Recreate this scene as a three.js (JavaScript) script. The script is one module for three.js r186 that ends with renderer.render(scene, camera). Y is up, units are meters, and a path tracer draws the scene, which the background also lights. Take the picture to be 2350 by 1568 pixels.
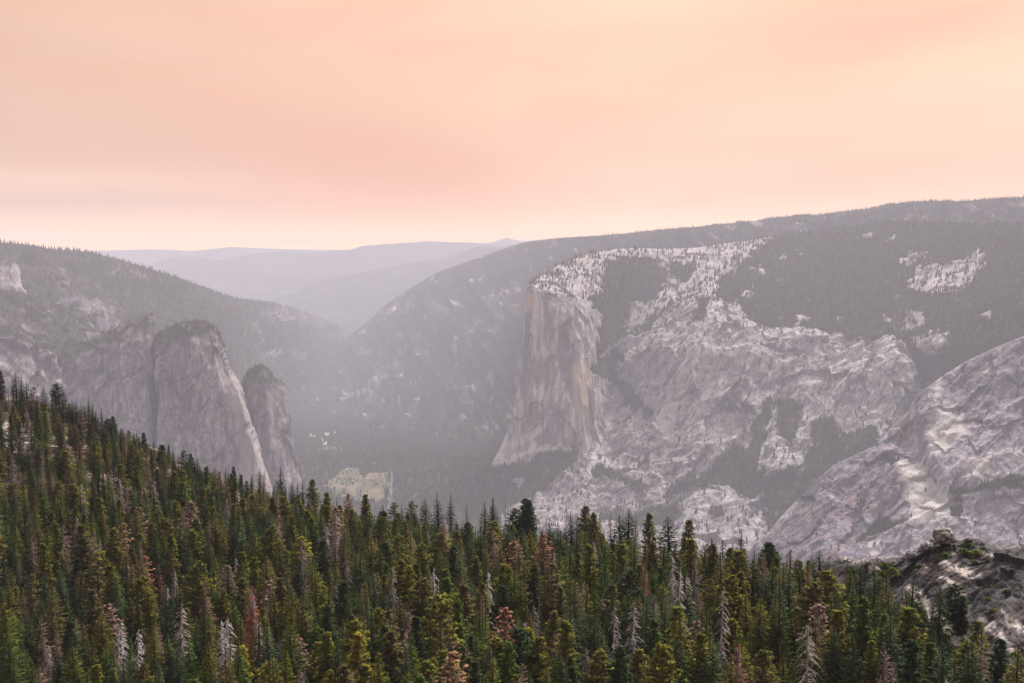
import * as THREE from 'three';
import { mergeGeometries } from 'three/addons/utils/BufferGeometryUtils.js';

// ------------------------------------------------------------------ camera
const FOV = 36, PITCH = 4.832 * Math.PI / 180, FPX = 784 / Math.tan(FOV * Math.PI / 360);
const scene = new THREE.Scene();
const camera = new THREE.PerspectiveCamera(FOV, 1.4988, 0.5, 90000);
camera.rotation.x = -PITCH;

// ------------------------------------------------------------------ noise
function rng(seed) {
  let s = seed >>> 0;
  const f = () => { s = (s + 0x6d2b79f5) | 0; let t = Math.imul(s ^ (s >>> 15), 1 | s); t = (t + Math.imul(t ^ (t >>> 7), 61 | t)) ^ t; return ((t ^ (t >>> 14)) >>> 0) / 4294967296; };
  f.r = (a, b) => a + (b - a) * f();
  f.pick = (a) => a[Math.floor(f() * a.length)];
  return f;
}
const PERM = new Uint8Array(512);
{ const r = rng(77), p = [...Array(256).keys()]; for (let i = 255; i > 0; i--) { const j = Math.floor(r() * (i + 1)); [p[i], p[j]] = [p[j], p[i]]; } for (let i = 0; i < 512; i++) PERM[i] = p[i & 255]; }
const gr = (h, x, y, z) => { h &= 15; const u = h < 8 ? x : y, v = h < 4 ? y : h === 12 || h === 14 ? x : z; return (h & 1 ? -u : u) + (h & 2 ? -v : v); };
const fade = (t) => t * t * t * (t * (t * 6 - 15) + 10);
function pn(x, y, z) {
  const X = Math.floor(x), Y = Math.floor(y), Z = Math.floor(z); x -= X; y -= Y; z -= Z;
  const a = X & 255, b = Y & 255, c = Z & 255, u = fade(x), v = fade(y), w = fade(z);
  const A = PERM[a] + b, B = PERM[a + 1] + b, AA = PERM[A & 255] + c, AB = PERM[(A + 1) & 255] + c, BA = PERM[B & 255] + c, BB = PERM[(B + 1) & 255] + c;
  const L = (q, s, t) => s + q * (t - s), P = (i) => PERM[i & 511];
  return L(w, L(v, L(u, gr(P(AA), x, y, z), gr(P(BA), x - 1, y, z)), L(u, gr(P(AB), x, y - 1, z), gr(P(BB), x - 1, y - 1, z))),
    L(v, L(u, gr(P(AA + 1), x, y, z - 1), gr(P(BA + 1), x - 1, y, z - 1)), L(u, gr(P(AB + 1), x, y - 1, z - 1), gr(P(BB + 1), x - 1, y - 1, z - 1))));
}
function fbm(x, y, z, o = 4) { let s = 0, a = 0.5; for (let i = 0; i < o; i++) { s += a * pn(x, y, z); x = x * 2.03 + 17.1; y = y * 2.03 + 5.7; z = z * 2.03 + 9.3; a *= 0.5; } return s; }
function ridged(x, y, z, o = 4) { let s = 0, a = 0.5; for (let i = 0; i < o; i++) { s += a * (1 - 2 * Math.abs(pn(x, y, z))); x = x * 2.07 + 3.1; y = y * 2.07 + 7.7; z = z * 2.07 + 1.3; a *= 0.5; } return s; }
const sstep = (a, b, x) => { const t = Math.min(1, Math.max(0, (x - a) / (b - a))); return t * t * (3 - 2 * t); };
const mix = (a, b, t) => a + (b - a) * t;
const mix3 = (a, b, t) => [mix(a[0], b[0], t), mix(a[1], b[1], t), mix(a[2], b[2], t)];

// ------------------------------------------------------------------ sky: smoke-filled evening sky, one computed equirectangular picture
{
  const W = 1024, H = 512, data = new Float32Array(W * H * 4), D = 180 / Math.PI;
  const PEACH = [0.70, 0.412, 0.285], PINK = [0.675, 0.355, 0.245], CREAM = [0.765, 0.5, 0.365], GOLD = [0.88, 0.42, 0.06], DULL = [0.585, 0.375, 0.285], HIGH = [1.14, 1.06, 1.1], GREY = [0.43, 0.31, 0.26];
  for (let row = 0; row < H; row++) {
    const e = ((row + 0.5) / H - 0.5) * 180;
    for (let col = 0; col < W; col++) {
      const rd = ((col + 0.5) / W - 0.5) * 2 * Math.PI, x = Math.cos(rd), z = Math.sin(rd);
      const az = Math.atan2(x, -z) * D, ee = Math.max(e, 0);
      const cx = x * Math.cos(ee / D), cz = z * Math.cos(ee / D), cy = Math.sin(ee / D);
      // long smoke bands, slanting a little
      const n1 = fbm(cx * 2.6 + 3, cy * 9 + cx * 1.6, cz * 2.6, 4), n2 = fbm(cx * 4 + 11, cy * 30 - cx * 1.2, cz * 4 + 5, 4), n3 = fbm(cx * 1.3 + 21, cy * 4, cz * 1.3 + 9, 3);
      let c = mix3(PINK, PEACH, sstep(4, 16, e + n1 * 14));
      c = mix3(c, CREAM, 0.85 * sstep(-0.12, 0.42, n3 + 0.25 * Math.exp(-(((az - 24) / 30) ** 2)) + (ee - 8) * 0.006));
      c = mix3(c, DULL, 0.85 * sstep(-4, 34, -az - 2 + n1 * 16) * (1 - sstep(60, 120, Math.abs(az))));
      c = mix3(c, PINK, 0.34 * sstep(-0.02, 0.3, n2));
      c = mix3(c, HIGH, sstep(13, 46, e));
      const sun = Math.exp(-(((az - 33) / 26) ** 2) - (((ee - 9) / 9) ** 2));
      const band = Math.exp(-(((ee - 8.6 + n2 * 4) / 1.8) ** 2)) * Math.exp(-(((az - 30) / 16) ** 2));
      const glow = Math.exp(-ee / 1.0) * Math.exp(-((az / 75) ** 2));
      const left = Math.exp(-(((ee - 2.4 + n2 * 0.9) / 0.5) ** 2)) * Math.exp(-(((az + 24) / 13) ** 2)), up = Math.exp(-(((ee - 3.6 + n2 * 0.8) / 0.7) ** 2)) * Math.exp(-(((az + 24) / 11) ** 2));
      const veil = Math.exp(-(((az - 8) / 8) ** 2) - (((ee - 14.5) / 4) ** 2)); c = mix3(c, CREAM, 0.7 * veil);
      c = mix3(c, GOLD, Math.min(1, glow * 1.6));
      c = mix3(c, GREY, 0.5 * left); c = mix3(c, CREAM, 0.55 * up);
      // the sun's side is a little brighter than the side away from it
      let k = 1.045 + 0.1 * sun + 0.16 * band + 0.1 * veil + 3.0 * glow;
      k *= mix(mix(0.36, 1, sstep(-1, 0.8, Math.cos((az - 30) / D))), 0.92, sstep(20, 75, e));
      if (e < 0) { c = [0.3, 0.24, 0.22]; k = 1; }
      const o = (row * W + col) * 4;
      data[o] = c[0] * k; data[o + 1] = c[1] * k; data[o + 2] = c[2] * k; data[o + 3] = 1;
    }
  }
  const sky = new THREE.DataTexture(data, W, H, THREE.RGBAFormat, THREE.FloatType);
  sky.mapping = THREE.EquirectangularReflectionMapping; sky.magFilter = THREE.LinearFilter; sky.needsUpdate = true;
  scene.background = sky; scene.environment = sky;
}
// ------------------------------------------------------------------ sun behind smoke, high on the right
const sun = new THREE.DirectionalLight(new THREE.Color(1.0, 0.9, 0.83), 5.0);
sun.name = 'sun'; sun.position.set(5000, 10000, -9300); sun.target.position.set(0, -600, -3500);
sun.castShadow = true; sun.shadow.radius = 24; sun.shadow.mapSize.set(2048, 2048);
Object.assign(sun.shadow.camera, { left: -6000, right: 6000, top: 6000, bottom: -6000, near: 10, far: 40000 });
scene.add(sun, sun.target);
scene.fog = new THREE.FogExp2(new THREE.Color(0.775, 0.81, 0.95), 6.5e-5);

const renderer = new THREE.WebGLRenderer({ antialias: true });
renderer.toneMapping = THREE.LinearToneMapping; renderer.toneMappingExposure = 1.35; renderer.shadowMap.enabled = true;

// ------------------------------------------------------------------ helpers
const CP = Math.cos(PITCH), SP = Math.sin(PITCH);
// a place in the world seen at (px, py) of a 2350 x 1568 view, D metres away over the ground
function at(px, py, D) {
  const x = (px - 1175) / FPX, y = (784 - py) / FPX, Y = y * CP - SP, Z = -y * SP - CP, k = D / Math.hypot(x, Z);
  return [x * k, Y * k, Z * k];
}
const used = new Map();
function numbered(name) { const n = used.get(name) ?? 0; used.set(name, n + 1); return n ? name + '_' + String(n).padStart(3, '0') : name; }
function tag(o, label, category, group, kind) {
  if (label) o.userData.label = label; if (category) o.userData.category = category; if (group) o.userData.group = group; if (kind) o.userData.kind = kind;
  return o;
}
function shadowy(o) { o.castShadow = true; o.receiveShadow = true; return o; }
function top(o, name, label, category, group, kind) { o.name = numbered(name); tag(o, label, category, group, kind); scene.add(shadowy(o)); return o; }

const M = {};
const mat = (r = 0.95, extra = {}) => new THREE.MeshPhysicalMaterial({ color: 0xffffff, roughness: r, metalness: 0, specularIntensity: r > 0.99 ? 0.12 : 0.4, vertexColors: true, ...extra });
M.rock = mat(0.92); M.soil = mat(1); M.rock.name = 'granite'; M.soil.name = 'ground';

// Catmull-Rom through equal steps, a little tight so that rims stay sharp
let TENSE = 0.36;
const cr = (a, b, c, d, t) => { const m0 = (c - a) * TENSE, m1 = (d - b) * TENSE, t2 = t * t, t3 = t2 * t; return (2 * t3 - 3 * t2 + 1) * b + (t3 - 2 * t2 + t) * m0 + (-2 * t3 + 3 * t2) * c + (t3 - t2) * m1; };

// A land form lofted through columns of surveyed points [px, py, D]. Gives positions, normals, parameters and a geometry.
function loft({ ctrl, step = 3, disp, color, coarseRows = {}, tense = 0.36 }) {
  TENSE = tense;
  const nc = ctrl.length, nr = ctrl[0].length, us = [], vs = [];
  const dist = (a, b) => Math.hypot(a[0] - b[0], a[1] - b[1]);
  for (let c = 0; c < nc - 1; c++) {
    let m = 0; for (let r = 0; r < nr; r++) m = Math.max(m, Math.abs(ctrl[c][r][0] - ctrl[c + 1][r][0]) * 0.8 + 0.4 * Math.abs(ctrl[c][r][1] - ctrl[c + 1][r][1]));
    const n = Math.max(2, Math.min(240, Math.round(m / step))); for (let i = 0; i < n; i++) us.push(c + i / n);
  }
  us.push(nc - 1);
  for (let r = 0; r < nr - 1; r++) {
    let m = 0; for (let c = 0; c < nc; c++) m = Math.max(m, dist(ctrl[c][r], ctrl[c][r + 1]));
    const n = coarseRows[r] ?? Math.max(2, Math.min(240, Math.round(m / step))); for (let i = 0; i < n; i++) vs.push(r + i / n);
  }
  vs.push(nr - 1);
  const NU = us.length, NV = vs.length, P = new Float32Array(NU * NV * 3), Q = new Float32Array(NU * NV * 2), N = new Float32Array(NU * NV * 3), C = new Float32Array(NU * NV * 3), K = new Float32Array(NU * NV);
  const row = (c, v, k) => { const r = Math.min(nr - 2, Math.floor(v)), t = v - r, col = ctrl[c]; return cr(col[Math.max(0, r - 1)][k], col[r][k], col[r + 1][k], col[Math.min(nr - 1, r + 2)][k], t); };
  for (let j = 0; j < NV; j++) {
    const B = []; for (let c = 0; c < nc; c++) B.push([row(c, vs[j], 0), row(c, vs[j], 1), row(c, vs[j], 2)]);
    for (let i = 0; i < NU; i++) {
      const c = Math.min(nc - 2, Math.floor(us[i])), t = us[i] - c, a = B[Math.max(0, c - 1)], b = B[c], d = B[c + 1], e = B[Math.min(nc - 1, c + 2)];
      const x = cr(a[0], b[0], d[0], e[0], t), y = cr(a[1], b[1], d[1], e[1], t), D = cr(a[2], b[2], d[2], e[2], t), o = j * NU + i, w = at(x, y, D);
      P.set(w, o * 3); Q[o * 2] = x; Q[o * 2 + 1] = y;
    }
  }
  let sign = 0;
  const normals = () => {
    let agree = 0;
    for (let j = 0; j < NV; j++) for (let i = 0; i < NU; i++) {
      const o = j * NU + i, l = 3 * (j * NU + Math.max(0, i - 1)), r = 3 * (j * NU + Math.min(NU - 1, i + 1)), u = 3 * (Math.max(0, j - 1) * NU + i), d = 3 * (Math.min(NV - 1, j + 1) * NU + i);
      const ax = P[r] - P[l], ay = P[r + 1] - P[l + 1], az = P[r + 2] - P[l + 2], bx = P[u] - P[d], by = P[u + 1] - P[d + 1], bz = P[u + 2] - P[d + 2];
      let x = ay * bz - az * by, y = az * bx - ax * bz, z = ax * by - ay * bx; const m = Math.hypot(x, y, z) || 1; x /= m; y /= m; z /= m;
      N[o * 3] = x; N[o * 3 + 1] = y; N[o * 3 + 2] = z; agree += Math.sign(-(x * P[o * 3] + y * P[o * 3 + 1] + z * P[o * 3 + 2]));
    }
    if (!sign) sign = agree < 0 ? -1 : 1;
    if (sign < 0) for (let i = 0; i < N.length; i++) N[i] = -N[i];
  };
  normals();
  if (disp) {
    const P2 = P.slice();
    for (let j = 0; j < NV; j++) for (let i = 0; i < NU; i++) { const o = (j * NU + i) * 3, d = disp([P[o], P[o + 1], P[o + 2]], [N[o], N[o + 1], N[o + 2]], Q[o / 3 * 2], Q[o / 3 * 2 + 1], vs[j]); P2[o] += N[o] * d; P2[o + 1] += N[o + 1] * d; P2[o + 2] += N[o + 2] * d; }
    P.set(P2); normals();
  }
  for (let j = 0; j < NV; j++) for (let i = 0; i < NU; i++) { const o = (j * NU + i) * 3, q = o / 3 * 2; const c = color([P[o], P[o + 1], P[o + 2]], [N[o], N[o + 1], N[o + 2]], Q[q], Q[q + 1], vs[j]); C[o] = c[0]; C[o + 1] = c[1]; C[o + 2] = c[2]; K[o / 3] = c[3] ?? 0; }
  const idx = new Uint32Array((NU - 1) * (NV - 1) * 6); let k = 0;
  for (let j = 0; j < NV - 1; j++) for (let i = 0; i < NU - 1; i++) {
    const a = j * NU + i, b = a + 1, c = a + NU, d = c + 1;
    if (sign > 0) { idx[k++] = a; idx[k++] = c; idx[k++] = b; idx[k++] = b; idx[k++] = c; idx[k++] = d; } else { idx[k++] = a; idx[k++] = b; idx[k++] = c; idx[k++] = b; idx[k++] = d; idx[k++] = c; }
  }
  const g = new THREE.BufferGeometry();
  g.setAttribute('position', new THREE.BufferAttribute(P, 3)); g.setAttribute('normal', new THREE.BufferAttribute(N, 3)); g.setAttribute('color', new THREE.BufferAttribute(C, 3)); g.setIndex(new THREE.BufferAttribute(idx, 1));
  return { g, P, N, Q, C, K, NU, NV, vs };
}
// Spread trees over a lofted surface where density(p, n, x, y, v) says so; returns [x, y, z, height, tone]
function spread(s, spacing, density, hMin, hMax, seed) {
  const r = rng(seed), out = [], { P, N, Q, K, NU, NV, vs } = s;
  for (let j = 0; j < NV - 1; j++) for (let i = 0; i < NU - 1; i++) {
    const a = (j * NU + i) * 3, b = a + 3, c = a + NU * 3, q = a / 3 * 2;
    if (Q[q] < -60 || Q[q] > 2410) continue;
    const ux = P[b] - P[a], uy = P[b + 1] - P[a + 1], uz = P[b + 2] - P[a + 2], vx = P[c] - P[a], vy = P[c + 1] - P[a + 1], vz = P[c + 2] - P[a + 2];
    const flat = Math.hypot(uy * vz - uz * vy, uz * vx - ux * vz, ux * vy - uy * vx);
    let want = flat / (spacing * spacing);
    if (want < 1e-6) continue;
    want *= density([P[a], P[a + 1], P[a + 2]], [N[a], N[a + 1], N[a + 2]], Q[q], Q[q + 1], vs[j], K[a / 3]);
    let n = Math.floor(want + r());
    while (n-- > 0) { const e = r(), f = r(), t = r(); out.push([P[a] + ux * e + vx * f, P[a + 1] + uy * e + vy * f, P[a + 2] + uz * e + vz * f, mix(hMin, hMax, t * t), r()]); }
  }
  return out;
}
// ------------------------------------------------------------------ masks on the land: wooded and bare patches, as outlines of surveyed points
const ZM = { 3: [1150, 550, 2.614], 4: [1800, 450, 2.851], 5: [1150, 900, 2.851], 6: [1800, 900, 2.851], 2: [650, 550, 2.614] };
const zoomed = (k, pts) => pts.map(([x, y]) => [(ZM[k][0] + x / ZM[k][2]) * 0.94, (ZM[k][1] + y / ZM[k][2]) * 0.94]);
function inside(px, py, poly) {          // signed distance to the outline, positive inside
  let d = 1e9, inn = false;
  if (!poly.box) { const xs = poly.map((p) => p[0]), ys = poly.map((p) => p[1]); poly.box = [Math.min(...xs) - 40, Math.max(...xs) + 40, Math.min(...ys) - 40, Math.max(...ys) + 40]; }
  if (px < poly.box[0] || px > poly.box[1] || py < poly.box[2] || py > poly.box[3]) return -40;
  for (let i = 0, j = poly.length - 1; i < poly.length; j = i++) {
    const [ax, ay] = poly[i], [bx, by] = poly[j];
    if (ay > py !== by > py && px < ((bx - ax) * (py - ay)) / (by - ay) + ax) inn = !inn;
    const ex = bx - ax, ey = by - ay, t = Math.min(1, Math.max(0, ((px - ax) * ex + (py - ay) * ey) / (ex * ex + ey * ey || 1)));
    d = Math.min(d, Math.hypot(px - ax - t * ex, py - ay - t * ey));
  }
  return inn ? d : -d;
}
const most = (px, py, list) => { let m = -40; for (const p of list) m = Math.max(m, inside(px, py, p)); return m; };

// ------------------------------------------------------------------ granite
const G_LIGHT = [0.46, 0.425, 0.41], G_MID = [0.29, 0.268, 0.268], G_DARK = [0.115, 0.106, 0.11], G_BUFF = [0.46, 0.36, 0.265], G_WHITE = [0.66, 0.62, 0.585], G_PINK = [0.36, 0.28, 0.265];
// nearest of scattered points: [distance, gap to the next one, a random number, offset x, y, z] - the blocks that granite breaks into
const WO = [0, 0, 0, 0, 0, 0];
const h3 = (x, y, z, k) => PERM[(PERM[(PERM[(x + k * 37) & 255] + y) & 255] + z) & 255] / 255;
function blocks(x, y, z) {
  const X = Math.floor(x), Y = Math.floor(y), Z = Math.floor(z); let f1 = 9, f2 = 9, id = 0, ox = 0, oy = 0, oz = 0;
  for (let i = -1; i < 2; i++) for (let j = -1; j < 2; j++) for (let k = -1; k < 2; k++) {
    const a = X + i, b = Y + j, c = Z + k, dx = a + 0.15 + 0.7 * h3(a, b, c, 1) - x, dy = b + 0.15 + 0.7 * h3(a, b, c, 2) - y, dz = c + 0.15 + 0.7 * h3(a, b, c, 3) - z, d = dx * dx + dy * dy + dz * dz;
    if (d < f1) { f2 = f1; f1 = d; id = h3(a, b, c, 4) + 0.001 * h3(b, a, c, 5); ox = dx; oy = dy; oz = dz; } else if (d < f2) f2 = d;
  }
  WO[0] = Math.sqrt(f1); WO[1] = Math.sqrt(f2) - WO[0]; WO[2] = id; WO[3] = ox; WO[4] = oy; WO[5] = oz; return WO;
}
const tilt = (o, k) => { const a = (o[2] * 997 * k) % 1, b = (o[2] * 1733 * k) % 1; return (a - 0.5) * o[3] * 2 + (b - 0.5) * o[4] * 2 + (o[2] - 0.5) * 0.9; };
// lean: how far the joints lean from upright; size: metres of a large block
function rockDisp(p, k = 1, lean = 0.35, size = 125, big = 1) {
  const [x, y, z] = p, w = fbm(x / 260, y / 420, z / 260, 3), q = fbm(x / 60, y / 90, z / 60, 2) * 0.2;
  const a = x - y * lean, b = y + x * lean;
  let d = fbm(x / 280, y / 460, z / 280, 2) * 90 * big + (ridged(a / 95 + w, b / 1000, z / 95, 2) - 0.35) * 34 + (ridged(a / 32 + 7, b / 600, z / 32, 2) - 0.3) * 7;
  d += tilt(blocks(a / size + q, b / (size * 3) + q, z / size), 1) * size * 0.25;
  d += tilt(blocks(a / (size * 0.36) + q * 2 + 9, b / (size * 1.15) + q, z / (size * 0.36)), 3) * size * 0.035;
  d += fbm(a / 20, b / 160, z / 20, 3) * 4 + fbm(x / 9, y / 13, z / 9, 2) * 1.6;
  return d * k;
}
function rockColor(p, n, o = {}) {
  const [x, y, z] = p, w = fbm(x / 180, y / 300, z / 180, 3), lean = o.lean ?? 0.35, size = o.size ?? 125, a = x - y * lean, b = y + x * lean, q = fbm(x / 60, y / 90, z / 60, 2) * 0.2;
  let c = mix3(G_MID, G_LIGHT, sstep(-0.3, 0.25, w + (o.light ?? 0)));
  c = mix3(c, G_PINK, 0.6 * sstep(0.05, 0.3, fbm(x / 120 + 40, y / 160, z / 120, 3)));
  const streak = fbm(a / 15, b / 420, z / 15, 3) + 0.6 * fbm(a / 50 + 9, b / 300, z / 50, 2);
  c = mix3(c, G_DARK, (o.streak ?? 0.7) * sstep(0.12, 0.4, streak) * sstep(0.75, 0.35, n[1]));
  c = mix3(c, G_WHITE, 0.75 * sstep(0.08, 0.34, fbm(a / 20 + 3, b / 170, z / 20 + 8, 3) + 0.08));
  const thin = o.crack ?? 0.65;
  c = mix3(c, [0.07, 0.065, 0.068], thin * sstep(0.035, 0, Math.abs(pn(a / 42 + q * 2, b / 420, z / 60))) * sstep(-0.1, 0.2, w + 0.1)); c = mix3(c, [0.07, 0.065, 0.068], thin * 0.9 * sstep(0.04, 0, Math.abs(pn(x / 130, y / 44 + x / 120, z / 130 + 3) + 0.1 * q)) * sstep(0, 0.25, fbm(x / 200 + 8, y / 200, z / 200, 2) + 0.1));
  let B = blocks(a / size + q, b / (size * 3) + q, z / size); let tone = 0.84 + 0.34 * ((B[2] * 331) % 1); c = mix3(c, G_DARK, thin * sstep(0.07, 0.0, B[1]));
  B = blocks(a / (size * 0.36) + q * 2 + 9, b / (size * 1.15) + q, z / (size * 0.36)); tone *= 0.84 + 0.34 * ((B[2] * 577) % 1); c = mix3(c, G_DARK, thin * 0.7 * sstep(0.08, 0.0, B[1]) * sstep(-0.15, 0.15, fbm(x / 140, y / 140, z / 140, 2)));
  const g = tone * (0.92 + 0.5 * fbm(x / 9, y / 13, z / 9, 2) + 1.0 * fbm(a / 7, b / 150, z / 7, 3));
  return [c[0] * g * 0.63, c[1] * g * 0.635, c[2] * g * 0.68];
}
const DUFF = [0.062, 0.055, 0.04], SLOPE = [0.05, 0.056, 0.04];
function slopeColor(p, n, bare = 0) {    // wooded ground between the trees, with pale rock where it is bare
  const g = 0.8 + 0.9 * fbm(p[0] / 60, p[1] / 60, p[2] / 60, 4);
  const c = mix3(SLOPE, DUFF, sstep(-0.2, 0.3, fbm(p[0] / 240, p[1] / 240, p[2] / 240, 2)));
  return mix3([c[0] * g, c[1] * g, c[2] * g], rockColor(p, n, { streak: 0.3 }), bare);
}

// ------------------------------------------------------------------ distant woods: far conifers as low cones, one object per mountain
function farConifer(seed) {
  const r = rng(seed), pos = [], nor = [], col = [];
  const tiers = [[0.1, 0.2, 0.42], [0.28, 0.165, 0.62], [0.48, 0.125, 0.8], [0.66, 0.085, 1.0]], S = 5;
  for (const [y0, rad, y1] of tiers) {
    const ph = r() * 6.28, rim = [...Array(S)].map((_, i) => { const a = ph + (i / S) * 6.2832, q = rad * r.r(0.7, 1.3); return [Math.cos(a) * q, y0 + r.r(-0.03, 0.03), Math.sin(a) * q]; });
    for (let i = 0; i < S; i++) {
      const a = rim[i], b = rim[(i + 1) % S], g = r.r(0.75, 1.25), m = [a[0] + b[0], 0.25 * rad, a[2] + b[2]], l = Math.hypot(...m);
      for (const v of [[r.r(-0.02, 0.02), y1, r.r(-0.02, 0.02)], b, a]) { pos.push(...v); nor.push(m[0] / l, m[1] / l + 0.25, m[2] / l); col.push(g, g, g); }
    }
  }
  const g = new THREE.BufferGeometry();
  g.setAttribute('position', new THREE.Float32BufferAttribute(pos, 3)); g.setAttribute('normal', new THREE.Float32BufferAttribute(nor, 3)); g.setAttribute('color', new THREE.Float32BufferAttribute(col, 3));
  return g;
}
const FAR = [farConifer(5), farConifer(6)];
M.farNeedles = mat(1); M.farNeedles.name = 'distant needles';
function woods(list, name, label, wide = 1, brown = 0.12) {
  const im = new THREE.InstancedMesh(FAR[list.length % 2], M.farNeedles, list.length), m = new THREE.Matrix4(), q = new THREE.Quaternion(), Y = new THREE.Vector3(0, 1, 0), c = new THREE.Color();
  list.forEach(([x, y, z, h, t], i) => {
    m.compose(new THREE.Vector3(x, y - h * 0.06, z), q.setFromAxisAngle(Y, t * 60), new THREE.Vector3(h * wide, h, h * wide)); im.setMatrixAt(i, m);
    const g = 0.6 + 0.8 * ((t * 37) % 1), dry = ((t * 91) % 1) < brown;
    im.setColorAt(i, dry ? c.setRGB(0.1 * g, 0.07 * g, 0.055 * g) : c.setRGB(0.046 * g, 0.055 * g, 0.033 * g));
  });
  return top(im, name, label, 'forest', null, 'stuff');
}
const land = (name, label, category, s, material = M.rock) => top(new THREE.Mesh(s.g, material), name, label, category, null, 'structure');
// columns from a crest line: [[x, y, D], ...] with rows of [dx, y, dD] offsets below it, and a hidden back row
const fromCrest = (crest, rows, back = [0, 14, 500]) => crest.map(([x, y, D, k = 1]) => [[x + back[0], y + back[1], D + back[2]], [x, y, D], ...rows.map(([dx, yy, dD]) => [x + dx * k, typeof yy === 'function' ? yy(x, y) : yy, D + dD])]);

// ------------------------------------------------------------------ the valley floor, one sheet to the horizon
const FLOOR = -1200;
const floorY = (x, z) => FLOOR + fbm(x / 700, 3.3, z / 700, 3) * 26 - 0.088 * Math.max(0, Math.hypot(x, z) - 6000);   // the river falls away down the valley
const onFloor = (px, py) => { const y = (784 - py) / FPX, x = (px - 1175) / FPX, Y = y * CP - SP, Z = -y * SP - CP, k = FLOOR / Y; return [x * k, FLOOR, Z * k]; };
const floorPoly = (pts) => pts.map(([x, y]) => { const p = onFloor((640 + x / 3.852) * 0.94, (1020 + y / 3.852) * 0.94); return [p[0], p[2]]; });
const MEADOW = floorPoly([[600, 650], [700, 580], [750, 575], [765, 530], [860, 508], [900, 545], [960, 600], [1080, 600], [1130, 560], [1180, 545], [1212, 560], [1216, 760], [1180, 800], [1100, 830], [900, 800], [760, 780], [690, 760], [600, 700]]);
{ const r = rng(17), out = []; MEADOW.forEach(([x, z], i) => { const [X, Z] = MEADOW[(i + 1) % MEADOW.length]; for (let k = 0; k < 6; k++) { const t = k / 6; out.push([mix(x, X, t) + r.r(-26, 26), mix(z, Z, t) + r.r(-60, 60)]); } }); MEADOW.splice(0, MEADOW.length, ...out); }
const inPoly = (x, z, poly) => { let inn = false; for (let i = 0, j = poly.length - 1; i < poly.length; j = i++) { const [ax, az] = poly[i], [bx, bz] = poly[j]; if (az > z !== bz > z && x < ((bx - ax) * (z - az)) / (bz - az) + ax) inn = !inn; } return inn; };
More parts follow.
